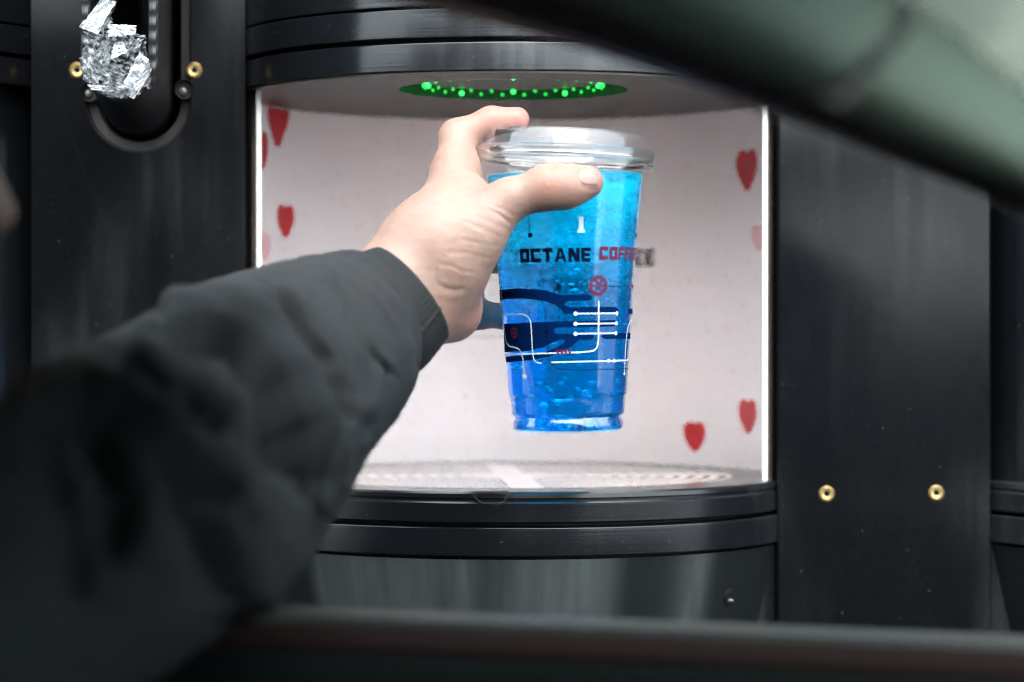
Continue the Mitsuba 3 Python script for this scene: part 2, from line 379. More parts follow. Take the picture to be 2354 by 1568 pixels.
def brass_insert(px, py, label):
    c = at(px, py, PY)
    r = 0.0041
    k = obj('screw', lathe([(0.0012, 0.0004), (0.0014, -0.0002), (0.0030, -0.0005), (0.0034, -0.0002), (0.0036, 0.0003), (0.0038, -0.0003), (r, 0.0), (r, 0.004)], 36), 'm_brass', machine, smooth=35, label=label)
    m = T().translate([c[0], PY - 0.0005, c[2]]).rotate([1, 0, 0], -90).rotate([0, 0, 1], 20)
    m = mi.ScalarTransform4f([[1, 0, 0, c[0]], [0, 0, 1, PY - 0.0002], [0, 1, 0, c[2]], [0, 0, 0, 1]])
    scene[k]['to_world'] = m
    k2 = obj('socket', lathe([(0.0, 0.0012), (0.0013, 0.0012), (0.0013, 0.004)], 6), 'm_brass_dark', k)
    scene[k2]['to_world'] = m


brass_insert(1900, 1135, 'left brass screw low on the right panel')
brass_insert(2152, 1133, 'right brass screw low on the right panel')
brass_insert(447, 162, 'brass screw right of the waste chute')
brass_insert(178, 162, 'brass screw half hidden behind the wrappers')

# ------------------------------------------------------------------ the drums
Z = lambda py, d=1.25: CZ + (755 - py) * d / FPX
zT0, zT1 = Z(168), Z(96)
zU0, zU1 = Z(86), Z(18)
zF = Z(1130)
zB1, zB2a, zB2b, zB3 = Z(1204), Z(1213), Z(1280), Z(1287)
R = 0.147


def ring_solid(r, z0, z1, r_in, cx, b=0.0008, n=160):
    return lathe([(r_in, z0), (r - b, z0), (r - b * 0.3, z0 + b * 0.3), (r, z0 + b), (r, z1 - b), (r - b * 0.3, z1 - b * 0.3), (r - b, z1), (r_in, z1), (r_in, z0)], n, cx=cx, cy=DC)


def drum(label, cx, opened):
    k = thing('serving_drum', label, 'rotating drum')
    obj('upper_band', ring_solid(R + 0.0005, zU1 + 0.001, CZ + 0.27, R - 0.03, cx), 'm_drum', k, smooth=30)
    obj('upper_ring', ring_solid(R + 0.001, zU0, zU1, R - 0.03, cx), 'm_ring', k, smooth=30)
    obj('upper_ring', ring_solid(R, zT0 + 0.0012, zT1, R - 0.03, cx), 'm_ring', k, smooth=30)
    obj('shadow_gap', lathe([(R - 0.012, zB3 - 0.001), (R - 0.012, zB1 + 0.001)], 96, cx=cx, cy=DC), 'm_void', k)
    obj('shadow_gap', lathe([(R - 0.012, zT1 - 0.001), (R - 0.012, zU1 + 0.002)], 96, cx=cx, cy=DC), 'm_void', k)
    # B1 with a shallow groove near its upper edge
    g = zF - 0.0042
    b1 = [(R - 0.03, zB1), (R - 0.0008, zB1), (R, zB1 + 0.0008), (R, g - 0.0016), (R - 0.0009, g - 0.0006), (R - 0.0009, g + 0.0004), (R - 0.0002, g + 0.0010), (R - 0.0004, zF - 0.0012), (R - 0.0012, zF - 0.0002), (R - 0.03, zF - 0.0002), (R - 0.03, zB1)]
    obj('lower_ring', lathe(b1, 200, cx=cx, cy=DC), 'm_ring', k, smooth=30)
    obj('lower_ring', ring_solid(R + 0.0012, zB2b, zB2a, R - 0.03, cx), 'm_ring', k, smooth=30)
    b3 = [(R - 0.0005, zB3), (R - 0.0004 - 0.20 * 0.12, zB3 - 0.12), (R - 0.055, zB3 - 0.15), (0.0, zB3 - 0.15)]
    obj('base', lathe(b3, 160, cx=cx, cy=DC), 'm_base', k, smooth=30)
    if not opened:
        obj('shutter', lathe([(0.1395, zF - 0.001), (0.1395, zT0 + 0.0012)], 160, cx=cx, cy=DC), 'm_drum', k, smooth=30)
        return k
    RL, A = 0.140, math.radians(112.3)
    a0, a1 = math.pi - A, math.pi + A        # angles measured from the side that faces the camera
    # the printed liner: white sheet wrapped round the inside, with a thickness
    prof_in = [(RL, zF), (RL, zT0)]
    obj('liner', lathe(prof_in, 140, a0, a1, cx, DC), 'm_liner', k, smooth=True)
    ed = []
    for a in (a0, a1):
        e = [(RL + 0.0026, zF), (RL, zF), (RL, zT0), (RL + 0.0026, zT0)]
        s = 1 if a == a0 else -1
        ed.append(lathe([(RL - 0.0002, zF), (RL + 0.0022, zF), (RL + 0.0022, zT0), (RL - 0.0002, zT0), (RL - 0.0002, zF)], 3, a - s * 0.012, a - s * 0.0005, cx, DC))
        q = np.array([[cx + r * math.sin(a - s * 0.012), DC - r * math.cos(a - s * 0.012), z] for r, z in ((RL - 0.0002, zF), (RL + 0.0022, zF), (RL + 0.0022, zT0), (RL - 0.0002, zT0))])
        ed.append(trimesh.Trimesh(q, [[0, 1, 2], [0, 2, 3]], process=False))
    obj('liner_edge', cat(*ed[:2]), 'm_liner_edge', k, label='white cut edge of the liner on one side')
    obj('liner_edge', cat(*ed[2:]), 'm_liner_edge', k, label='white cut edge of the liner on one side')
    obj('outer_shell', lathe([(RL + 0.0045, zF), (RL + 0.0045, zT0)], 120, a0, a1, cx, DC), 'm_void', k)
    return k, RL


DR, RL = drum('open serving drum lined in white with red hearts behind the blue drink', 0.0, True)
drum('closed black drum at the left edge of the picture', -PITCH, False)
drum('closed black drum at the right edge of the picture with a dusty lower ring', PITCH, False)

# ceiling plate with the light recess
RC = at(1180, 200, 1.0)
LX, LY, LR = 0.0007, 1.341, 0.0588
cp = Point(0, DC).buffer(R - 0.0012, 64).difference(Point(LX, LY).buffer(LR, 48))
obj('ceiling_plate', flat(cp, zT0, zT0 + 0.001), 'm_steel_dim', DR, label='brushed grey ceiling plate of the compartment')
lamp = obj('lamp', lathe([(LR, zT0), (LR, zT0 + 0.014), (0.0, zT0 + 0.014)], 72, cx=LX, cy=LY), 'm_led_case_glow', DR, smooth=30, label='round lamp recess in the ceiling, case coloured green for the LED glow')
obj('reflector', lathe([(LR - 0.012, zT0 + 0.0137), (LR - 0.014, zT0 + 0.004), (0.0, zT0 + 0.004)], 72, cx=LX, cy=LY), 'm_steel_dim', lamp, smooth=30)
for i in range(50):
    a = 2 * math.pi * i / 50
    big = i % 5 == 0
    r = 0.0012 if big else 0.0007
    s = trimesh.creation.icosphere(subdivisions=1, radius=r)
    s.apply_translation([LX + (LR - 0.0125) * math.sin(a), LY - (LR - 0.0125) * math.cos(a), zT0 + (0.0018 if i % 2 == 0 else 0.0035)])
    kk = obj('led', s, 'm_led', lamp)
    scene[kk]['emitter'] = {'type': 'area', 'radiance': mulcol((0.010, 0.40, 0.035) if big else (0.003, 0.14, 0.012))}

# turntable floor: polished disc, concentric grooves, spokes
floor_key = obj('turntable', lathe([(0.0, zF - 0.00058), (R - 0.004, zF - 0.00058)], 120, cx=0, cy=DC), 'm_tray_dark', DR)
r = 0.026
SPO = [0.3, 0.3 + math.pi / 2]
spoke_poly = []
for a in (math.radians(-4), math.radians(86)):
    d = np.array([math.sin(a), math.cos(a)]); nn = np.array([d[1], -d[0]])
    c = np.array([0.0, DC])
    spoke_poly.append(Polygon([c + d * 0.1385 + nn * 0.0085, c + d * 0.1385 - nn * 0.0085, c - d * 0.1385 - nn * 0.0085, c - d * 0.1385 + nn * 0.0085]))
spk = unary_union(spoke_poly + [Point(0, DC).buffer(0.024, 40)])
obj('spoke_plate', flat(spk, zF - 0.0005, zF - 0.00035), 'm_steel_floor', floor_key, label='pinkish polished cross bars of the turntable')
while r < 0.131:
    ring = Point(0, DC).buffer(r + 0.0044, 72).difference(Point(0, DC).buffer(r, 72)).difference(spk.buffer(0.0004))
    obj('grate_ring', cat(*[flat(g, zF - 0.0005, zF - 0.0004) for g in getattr(ring, 'geoms', [ring])]), 'm_steel_floor', floor_key)
    r += 0.0080
rim = Point(0, DC).buffer(R - 0.0012, 90).difference(Point(0, DC).buffer(r - 0.0022, 90)).difference(spk.buffer(0.0004))
obj('rim_plate', cat(*[flat(g, zF - 0.0005, zF - 0.0004) for g in getattr(rim, 'geoms', [rim])]), 'm_steel_floor', floor_key)
# clear chip of tape on the lip
chip = Polygon([(-0.0092, 0), (-0.0080, -0.0026), (-0.0048, -0.0052), (0.0045, -0.0056), (0.0070, -0.0030), (0.0080, 0)])
cm = trimesh.creation.extrude_polygon(chip.exterior.buffer(0.00035), 0.0002, engine='earcut')
cv = cm.vertices.copy()
cm.vertices = np.stack([-0.0098 + cv[:, 0], 1.2489 - cv[:, 2] + 0.5 * (cv[:, 0] - 0.0098) ** 2 / R, zF + cv[:, 1] - 0.0002], 1)
obj('tape_chip', cm, 'm_flange', DR, label='small clear chip stuck on the lip of the lower ring')
# hole in the base
hc = at(1684, 1382, 1.285)
hm = trimesh.creation.cylinder(radius=0.0042, height=0.0014, sections=28)
hm.apply_transform(trimesh.geometry.align_vectors([0, 0, 1], [0.77, -0.62, -0.18]))
ang = math.asin(hc[0] / 0.141)
rr_ = R - 0.0004 - 0.20 * (zB3 - hc[2])
ang = math.asin(hc[0] / rr_)
hm.apply_translation([rr_ * math.sin(ang), DC - rr_ * math.cos(ang), hc[2]])
hole = obj('drain_hole', hm, 'm_void', DR, label='small round hole low in the drum base')
hr = trimesh.creation.icosphere(subdivisions=2, radius=0.0022)
hr.apply_scale([0.9, 0.4, 0.5])
hr.apply_translation([rr_ * math.sin(ang) + 0.0002, DC - rr_ * math.cos(ang) - 0.0006, hc[2] - 0.0018])
obj('screw_head', hr, 'm_steel_tray', hole, smooth=True)


def on_liner(poly, off, step=0.004):
    """A polygon in (arc length, height) laid on the inside of the liner."""
    ms = []
    for g in getattr(poly, 'geoms', [poly]):
        v, f = trimesh.creation.triangulate_polygon(g, engine='earcut')
        v3 = np.column_stack([v, np.zeros(len(v))])
        v3, f = trimesh.remesh.subdivide_to_size(v3, f, step)
        a = v3[:, 0] / RL
        ms.append(trimesh.Trimesh(np.stack([(RL - off) * np.sin(a), DC + (RL - off) * np.cos(a), v3[:, 1]], 1), f, process=False))
    return cat(*ms)


def heart(w, h):
    t = np.linspace(0, 2 * np.pi, 60)
    x = 16 * np.sin(t) ** 3
    y = 13 * np.cos(t) - 5 * np.cos(2 * t) - 2 * np.cos(3 * t) - np.cos(4 * t)
    return Polygon(np.stack([x / 32 * w * 0.92, y / 29 * h + 0.08 * h], 1)).buffer(0)


def liner_pos(px, py):
    s = (px - 1176.5) / FPX                                  # x = s*d on the circle round (0, DC)
    A_, B_, C_ = s * s + 1, -2 * DC, DC * DC - RL * RL
    d = (-B_ + math.sqrt(B_ * B_ - 4 * A_ * C_)) / (2 * A_)
    return RL * math.atan2(s * d, d - DC), CZ + (755 - py) * d / FPX


liner = DR + '__liner'
for px, py, w, h, m, lab in ((637, 283, 0.027, 0.029, 'm_heart', 'largest red heart, cut off by the ceiling plate'), (603, 355, 0.016, 0.020, 'm_heart', 'red heart at the left edge under the largest one'),
                             (655, 515, 0.0185, 0.0165, 'm_heart', 'red heart left of the wrist'), (609, 575, 0.013, 0.0145, 'm_heart_faint', 'faint pink heart at the left edge'),
                             (1718, 398, 0.026, 0.0205, 'm_heart', 'red heart high on the right side'), (1743, 552, 0.020, 0.0125, 'm_heart_faint', 'faint pink heart at the right edge'),
                             (1597, 1010, 0.0165, 0.0155, 'm_heart', 'red heart low on the right, nearest the turntable'), (1720, 963, 0.022, 0.0165, 'm_heart', 'red heart low at the right edge')):
    u, z = liner_pos(px, py)
    hp = shapely.affinity.translate(heart(w, h * 1.2), u, z)
    hp = hp.buffer(0.0030).buffer(-0.0066).buffer(0.0048).intersection(sbox(-1, zF + 0.0005, 1, zT0 - 0.0005))
    obj('heart', on_liner(hp, 0.0003), m, liner, label=lab)


# lettering: square-shouldered capitals, cap height 1
def letter(ch, s=0.27):
    w, h = 0.88, 1.0
    if ch in 'OC':
        o = sbox(0.12, 0.12, w - 0.12, h - 0.12).buffer(0.12)
        i = sbox(s + 0.06, s + 0.06, w - s - 0.06, h - s - 0.06).buffer(0.06)
        g = o.difference(i)
        if ch == 'C':
            g = g.difference(sbox(w - s - 0.001, s, w + 0.1, h - s))
            g = unary_union([g, sbox(w - 0.3, 0, w - 0.02, s), sbox(w - 0.3, h - s, w - 0.02, h)])
        return g, w
    if ch == 'T':
        return unary_union([sbox(0, h - s, 0.82, h), sbox(0.41 - s / 2, 0, 0.41 + s / 2, h)]), 0.82
    if ch == 'A':
        g = Polygon([(0, 0), (0.34, h), (0.62, h), (0.96, 0), (0.96 - 0.25, 0), (0.645, 0.2), (0.315, 0.2), (0.25, 0)])
        return g.difference(Polygon([(0.375, 0.38), (0.585, 0.38), (0.48, 0.74)])), 0.96
    if ch == 'N':
        return unary_union([sbox(0, 0, s, h), sbox(w - s, 0, w, h), Polygon([(0, h), (s + 0.06, h), (w, 0), (w - s - 0.06, 0)])]), w
    if ch == 'E':
        return unary_union([sbox(0, 0, s, h), sbox(0, 0, 0.76, s * 0.9), sbox(0, h - s * 0.9, 0.76, h), sbox(0, 0.40, 0.70, 0.60)]), 0.76
    if ch == 'F':
        return unary_union([sbox(0, 0, s, h), sbox(0, h - s * 0.9, 0.74, h), sbox(0, 0.36, 0.68, 0.57)]), 0.74


def word(text, gap=0.13, s=0.27):
    x, out = 0.0, []
    for ch in text:
        if ch == ' ':
            x += 0.45; continue
        g, w = letter(ch, s)
        out.append(shapely.affinity.translate(g, x, 0)); x += w + gap
    return out, x - gap


ls, wid = word('OCTANE COFFEE', 0.16, 0.27)
u1, zt = liner_pos(1505, 611)
hgt = 37 * 1.53 / FPX
sc = hgt * 0.92
txt = shapely.affinity.translate(shapely.affinity.scale(unary_union(ls), sc, hgt, origin=(0, 0)), u1 - wid * sc, zt)
obj('wall_lettering', on_liner(txt, 0.0003), 'm_wall_text', liner, label='black lettering OCTANE COFFEE on the liner, its last letters showing right of the cup')
small = []
for px, py, w, n in ((1097, 640, 46, 4), (1060, 774, 100, 7), (1425, 745, 42, 3), (1310, 640, 60, 5)):
    u, z = liner_pos(px, py)
    for i in range(3 * n):
        q_ = w / n * 0.00025 / 3
        small.append(sbox(u + i * q_, z - 0.0009, u + (i + 0.25 + 0.4 * ((i * 7) % 3) / 2) * q_, z + 0.0007 + 0.0005 * ((i * 5) % 2)))
obj('faint_lettering', on_liner(unary_union(small), 0.0003), 'm_wall_text_faint', liner, label='lines of small pale grey print beside the cup', kind='stuff')

# ------------------------------------------------------------------ waste chute in the left panel
ch = thing('waste_chute', 'black U-shaped chute with a ribbed rim, standing out of the left panel', 'waste chute')
outer_u, inner_u = u_shape(CHX, CHZ, 0.0271, CZ + 0.2995), u_shape(CHX, CHZ, 0.0212, CZ + 0.30)


def u_path(cx, cz, r, top, n=40):
    a = np.linspace(0, math.pi, n)
    mid = np.stack([cx - r * np.cos(a), cz - r * np.sin(a)], 1)
    return np.vstack([[[cx - r, top]], mid, [[cx + r, top]]])


P = np.array([[[x, y, z] for x, z in u_path(CHX, CHZ, r, CZ + 0.2995)] for r, y in ((0.0271, PY + 0.0003), (0.0256, PY + 0.0040), (0.0215, PY + 0.0052), (0.0205, PY + 0.008), (0.0205, PY + 0.03))])
obj('flange', grid_mesh(P), 'm_flange', ch, smooth=30, label='grey bevelled flange round the chute')
tr = 0.0170
x0, z0 = at(274, 0, 1.222)[0], CZ + (755 - 228) * 1.222 / FPX + tr
x1, z1 = x0 - 0.008, z0 - 0.008


def chute_at(y, r):
    t = (y - 1.222) / (PY - 1.222)
    return [[x, y, z] for x, z in u_path(x0 + (x1 - x0) * t, z0 + (z1 - z0) * t, r, CZ + 0.2985)]


P = np.array([chute_at(y, r) for y, r in ((1.56, tr - 0.002), (1.226, tr - 0.0030), (1.226, tr), (1.56, tr))])
obj('tube', grid_mesh(P), 'm_void', ch, smooth=30)
obj('tube_back', box(x1 - 0.02, x1 + 0.02, 1.50, 1.502, z1 - 0.02, CZ + 0.2985), 'm_void', ch)
# printed rim: fine ribs across the lip
path = np.array(u_path(x0, z0, tr - 0.0012, CZ + 0.2985, 60))
seg = np.r_[0, np.cumsum(np.linalg.norm(np.diff(path, axis=0), axis=1))]
ns = 420
ss = np.linspace(0, seg[-1], ns)
px_, pz_ = np.interp(ss, seg, path[:, 0]), np.interp(ss, seg, path[:, 1])
tx, tz = np.gradient(px_), np.gradient(pz_)
ln = np.hypot(tx, tz); nx_, nz_ = -tz / ln, tx / ln
rib = 0.00045 * (0.5 + 0.5 * np.sin(ss / 0.0011 * 2 * math.pi))
rows = []
for du, dy in ((-0.0022, 0.005), (-0.0022, 0.0004), (-0.0015, -0.0004), (0.0, -0.0008), (0.0015, -0.0004), (0.0022, 0.0004), (0.0022, 0.005)):
    rows.append(np.stack([px_ + nx_ * du, 1.222 + dy - rib * (abs(du) < 0.002), pz_ + nz_ * du], 1))
obj('ribbed_rim', grid_mesh(np.array(rows)), 'm_print3d', ch, smooth=False, label='finely ribbed rim of the chute')
for px, py, lab in ((425, 206, 'dark screw recess right of the chute'), (207, 212, 'dark screw recess left of the chute')):
    c = at(px, py, PY)
    k = obj('screw_recess', lathe([(0.0052, 0.0002), (0.0049, -0.0004), (0.0045, 0.0), (0.0042, 0.0026), (0.0, 0.0028)], 30), 'm_void', ch, smooth=30, label=lab)
    m = mi.ScalarTransform4f([[1, 0, 0, c[0]], [0, 0, 1, PY - 0.0006], [0, 1, 0, c[2]], [0, 0, 0, 1]])
    scene[k]['to_world'] = m
    s = trimesh.creation.icosphere(subdivisions=2, radius=0.0022); s.apply_scale([1, 1, 0.5]); s.apply_translation([-0.0012, -0.0009, 0.0020])
    k2 = obj('screw_head', s, 'm_steel_tray', k, smooth=True); scene[k2]['to_world'] = m


# wrappers: crumpled strips of clear film and printed paper
def strip(corners, amp, seed, nu=15, nv=11, curl=0.0, grow=1.13):
    """corners: four (px, py, d); a folded, crumpled sheet between them."""
    r = np.random.default_rng(seed)
    c = [at(*q) for q in corners]
    mid = sum(c) / 4
    c = [mid + (x - mid) * grow for x in c]
    u, v = np.meshgrid(np.linspace(0, 1, nu), np.linspace(0, 1, nv), indexing='ij')
    P = ((1 - u) * (1 - v))[..., None] * c[0] + (u * (1 - v))[..., None] * c[1] + (u * v)[..., None] * c[2] + ((1 - u) * v)[..., None] * c[3]
    off = np.zeros(u.shape)
    for _ in range(6):
        a, ph = r.uniform(0, math.pi), r.uniform(0, 1)
        w = (u * math.cos(a) + v * math.sin(a)) * r.uniform(1.0, 4.0) + ph
        off += np.abs(w - np.round(w)) * r.uniform(0.5, 1.0)
    off = off - off.mean() + r.normal(0, 0.10, u.shape)
    P[..., 1] += amp * off + curl * (v - 0.5) ** 2
    P[..., 0] += amp * 0.25 * r.normal(0, 0.3, u.shape); P[..., 2] += amp * 0.25 * r.normal(0, 0.3, u.shape)
    return grid_mesh(P)


D0 = 1.212
WR = [  # corners, material, label
    ([(188, 60, D0), (226, 74, D0), (262, 8, D0 + .004), (232, 2, D0)], 'm_wrap_white', 'tall white wrapper strip sticking up at the top left of the chute'),
    ([(232, 66, D0 + .006), (240, 72, D0 + .008), (264, 10, D0 + .012), (258, 12, D0 + .004)], 'm_film', 'thin clear flap beside the tall white strip'),
    ([(252, 58, D0 + .006), (310, 60, D0 + .006), (308, 78, D0 + .002), (254, 84, D0)], 'm_wrap_white', 'flat white wrapper strip lying across the top of the heap'),
    ([(196, 78, D0 + .002), (230, 82, D0 + .008), (232, 140, D0), (196, 128, D0)], 'm_film', 'clear wrapper with fine pleats at the left of the heap'),
    ([(236, 74, D0 + .012), (252, 74, D0 + .006), (250, 142, D0 + .004), (236, 138, D0 + .012)], 'm_film', 'narrow clear strip standing upright in the heap'),
    ([(256, 136, D0), (290, 118, D0 - .003), (282, 98, D0 + .004), (264, 100, D0 + .006)], 'm_wrap_white', 'small white wrapper in the middle of the heap'),
    ([(282, 120, D0), (318, 112, D0 - .004), (328, 92, D0 + .004), (300, 92, D0 + .006)], 'm_film', 'rounded clear wrapper at the upper right of the heap'),
    ([(287, 190, D0 - .004), (308, 208, D0 - .002), (340, 142, D0 - .002), (320, 126, D0 - .004)], 'm_wrap_white', 'brightest white wrapper, slanting on the right of the heap'),
    ([(184, 134, D0 - .004), (210, 136, D0 - .002), (226, 190, D0 - .002), (196, 186, D0 - .004)], 'm_film', 'clear wrapper hanging over the left rim'),
    ([(242, 178, D0 - .006), (300, 186, D0 - .006), (306, 208, D0 - .006), (240, 196, D0 - .008)], 'm_film', 'crinkled clear wrapper lying along the front rim'),
    ([(296, 218, D0 - .004), (310, 224, D0 - .004), (346, 168, D0 - .002), (336, 164, D0 - .004)], 'm_wrap_white', 'thin white strip curving along the right rim'),
    ([(214, 132, D0 + .010), (262, 150, D0 + .004), (296, 172, D0 + .002), (226, 180, D0 + .004)], 'm_film', 'wide clear wrapper across the middle of the heap'),
    ([(204, 196, D0 - .002), (250, 200, D0 - .004), (256, 210, D0 - .006), (212, 206, D0 - .004)], 'm_wrap_white', 'short white wrapper tucked at the lower left of the heap'),
    ([(236, 34, D0 + .02), (256, 42, D0 + .02), (262, 62, D0 + .014), (238, 64, D0 + .014)], 'm_film', 'round clear bubble of film behind the tall strip'),
    ([(300, 150, D0 + .006), (346, 140, D0 + .010), (344, 200, D0 + .004), (306, 196, D0)], 'm_film', 'clear wrapper against the right wall of the chute'),
    ([(262, 70, D0 + .016), (330, 84, D0 + .016), (338, 150, D0 + .014), (268, 140, D0 + .016)], 'm_film', 'clear wrapper at the back of the heap, upper right'),
    ([(200, 90, D0 + .016), (262, 84, D0 + .016), (268, 160, D0 + .014), (206, 150, D0 + .014)], 'm_film', 'clear wrapper at the back of the heap, upper left'),
    ([(212, 150, D0 + .010), (332, 150, D0 + .010), (316, 214, D0 + .008), (230, 212, D0 + .008)], 'm_film', 'largest clear wrapper, under the others at the bottom of the heap'),
    ([(240, 205, D0 - .002), (300, 212, D0 - .004), (290, 226, D0 - .002), (246, 222, D0)], 'm_film', 'clear wrapper lying lowest in the chute'),
]
for i, (c, m, lab) in enumerate(WR):
    k = thing('plastic_wrapper', lab, 'plastic wrapper', 'wrappers stuffed into the waste chute')
    scene[k] = mikit.ply(strip(c, 0.0045 if m == 'm_film' else 0.0022, 40 + i), m, smooth=False)

# ------------------------------------------------------------------ the cup
CD = 1.235
cup = thing('plastic_cup', 'clear plastic cup with printed lettering and lid, held in the hand', 'cup')
S = CD / FPX
HC = 605 * S
base = at(1305, 990, CD)
tiltm = trimesh.transformations.rotation_matrix(math.radians(-0.65), [0, 1, 0])


def place_cup(m):
    m = m.copy()
    m.apply_transform(tiltm)
    m.apply_translation(base)
    return m


PROF = [(990, 122), (988, 125.5), (984, 127.5), (976, 128.3), (968, 127.0), (961, 123.6), (957, 123.6), (953, 127.5), (949, 131.0), (945, 131.5), (930, 132.6), (914, 134.0), (909, 135.0), (905, 137.6), (900, 138.4),
        (880, 139.6), (820, 144.0), (764, 148.0), (700, 152.6), (640, 157.0), (586, 161.6), (540, 166.0), (500, 170.2), (450, 176.0), (405, 181.2), (392, 183.5), (384, 187.0)]
PR = np.array([(r * S, (990 - y) * S) for y, r in PROF])


def cup_r(z):
    return np.interp(z, PR[:, 1], PR[:, 0])


shell = np.vstack([[(0.0, 0.0)], [(PR[0, 0] - 0.004, 0.0)], [(PR[0, 0] - 0.0012, 0.0)], PR])
fine = [shell[0]]
for a, b in zip(shell[:-1], shell[1:]):
    n = max(1, int(abs(b[1] - a[1]) / 0.004))
    fine += [a + (b - a) * (i + 1) / n for i in range(n)]
obj('wall', place_cup(lathe(fine, 128)), 'm_clear', cup, smooth=40)
# lid
LS = [(394, 201.5), (388, 203.5), (380, 200.0), (374, 199.5), (370, 203.0), (364, 205.5), (356, 206.0), (350, 204.0), (346, 199.0), (345, 192.0), (341, 190.0), (330, 187.0), (320, 183.5), (313, 179.5), (308.5, 174.0), (307.5, 166.0), (310, 158.0), (311, 60.0), (311, 0.0)]
lidm = lathe([(r * S, (370 - y) * S) for y, r in LS if y < 347 or y > 372], 128)
bead = lathe([((204.2 + 2.6 * math.cos(a)) * S, (370 - 357 + 8.5 * math.sin(a)) * S) for a in np.linspace(0, 2 * math.pi, 20)], 160)
bead2 = lathe([((201.2 + 1.6 * math.cos(a)) * S, (370 - 374 + 4.0 * math.sin(a)) * S) for a in np.linspace(0, 2 * math.pi, 14)], 160)
lidm.apply_transform(trimesh.transformations.rotation_matrix(math.radians(2.4), [0, 1, 0]))
lidm.apply_translation(at(1299.5, 367, CD))
lid = obj('lid', lidm, 'm_clear', cup, smooth=40, label='clear low domed lid')
bead3 = lathe([((178.5 + 1.5 * math.cos(a)) * S, (370 - 311.5 + 1.5 * math.sin(a)) * S) for a in np.linspace(0, 2 * math.pi, 12)], 160)
bead4 = lathe([((193.0 + 1.3 * math.cos(a)) * S, (370 - 345 + 1.3 * math.sin(a)) * S) for a in np.linspace(0, 2 * math.pi, 12)], 160)
for b_ in (bead, bead2, bead3, bead4):
    b_.apply_transform(trimesh.transformations.rotation_matrix(math.radians(2.4), [0, 1, 0])); b_.apply_translation(at(1299.5, 367, CD))
    obj('rim_bead', b_, 'm_lid', lid, smooth=True)
tab = trimesh.creation.box(extents=[0.006, 0.014, 0.0006]); tab.apply_transform(trimesh.transformations.rotation_matrix(math.radians(12), [0, 1, 0])); tab.apply_translation(at(1497, 390, CD - 0.004))
obj('pull_tab', tab, 'm_lid', lid)
e = trimesh.creation.box(extents=[0.0105, 0.0015, 0.0024]); e.apply_transform(trimesh.transformations.rotation_matrix(math.radians(2.4), [0, 1, 0])); e.apply_translation(at(1345, 335, CD - 0.0375))
obj('moulded_notch', e, 'm_lid', lid)

# the drink
drink = thing('blue_drink', 'bright blue iced fizzy drink filling the cup', 'drink')
dp = [(0.0, 0.0005), (PR[0, 0] - 0.0018, 0.0005)]
for r, z in fine[2:]:
    if 0.0006 < z < HC - 0.0015:
        dp.append((r - 0.0006, z))
zl = dp[-1][1]
dp += [(dp[-1][0] - 0.0015, zl + 0.0006), (0.0, zl + 0.0008)]
dm = lathe(dp, 160)
scene[drink] = mikit.ply(place_cup(dm), 'm_drink', smooth=40)
bub = []
for i in range(330):
    z = rng.uniform(0.004, 0.105)
    if rng.random() < 0.35: z = rng.uniform(0.055, 0.085)
    r = abs(rng.normal(0.00050, 0.00020)) + 0.00025
    if z < 0.03 and rng.random() < 0.4: r *= 1.5
    a = rng.uniform(-1.5, 1.5) if rng.random() < 0.75 else rng.uniform(1.5, 4.7)
    rad = float(cup_r(z)) - 0.0006 - r - 0.0004 - (0 if rng.random() < 0.6 else rng.uniform(0, 0.02))
    s = trimesh.creation.icosphere(subdivisions=2, radius=r); s.apply_scale([1.15, 1, 0.75])
    s.apply_translation([rad * math.sin(a), -rad * math.cos(a), z]); bub.append(s)
for i in range(260):
    a, rad, r = rng.uniform(0, 2 * math.pi), 0.024 * math.sqrt(rng.random()), rng.uniform(0.0002, 0.0005)
    s = trimesh.creation.icosphere(subdivisions=1, radius=r); s.apply_translation([rad * math.sin(a), -rad * math.cos(a), rng.uniform(0.0014, 0.005)]); bub.append(s)
frost = []
for i in range(420):
    z = 0.118 - 0.055 * rng.random() ** 1.6
    a = rng.uniform(-1.55, 1.55) if rng.random() < 0.75 else rng.uniform(1.5, 4.7)
    clump = meshkit.fbm(np.array([a * 4.0, z * 150.0, 1.0]), 3)
    if clump < 0.42: continue
    r = rng.uniform(0.00022, 0.00065) * (0.6 + 1.4 * (clump - 0.4))
    s = trimesh.creation.icosphere(subdivisions=1, radius=r); s.apply_scale([rng.uniform(.7, 2.2), rng.uniform(.6, 1), rng.uniform(.6, 1.6)])
    rad = float(cup_r(z)) - 0.0022 - 2.3 * r - rng.uniform(0, 0.012)
    s.apply_translation([rad * math.sin(a), -rad * math.cos(a), min(z, zl - 0.002)]); frost.append(s)
for dr_, seed in ((0.0016, 0.0), (0.0065, 3.0), (0.014, 6.0)):
    prof_ = [(max(float(cup_r(z)) - dr_, 0.002), z) for z in np.linspace(0.050, zl - 0.0012, 30)]
    obj('crushed_ice', place_cup(lathe(prof_, 96)), 'm_slush', drink, smooth=True)
obj('ice_crystals', place_cup(cat(*frost)), 'm_frost', drink, smooth=True, kind='stuff', label='fine crushed ice in the upper part of the drink')
obj('bubbles', place_cup(cat(*bub)), 'm_bubble', drink, smooth=True, kind='stuff', label='small gas bubbles in the drink')
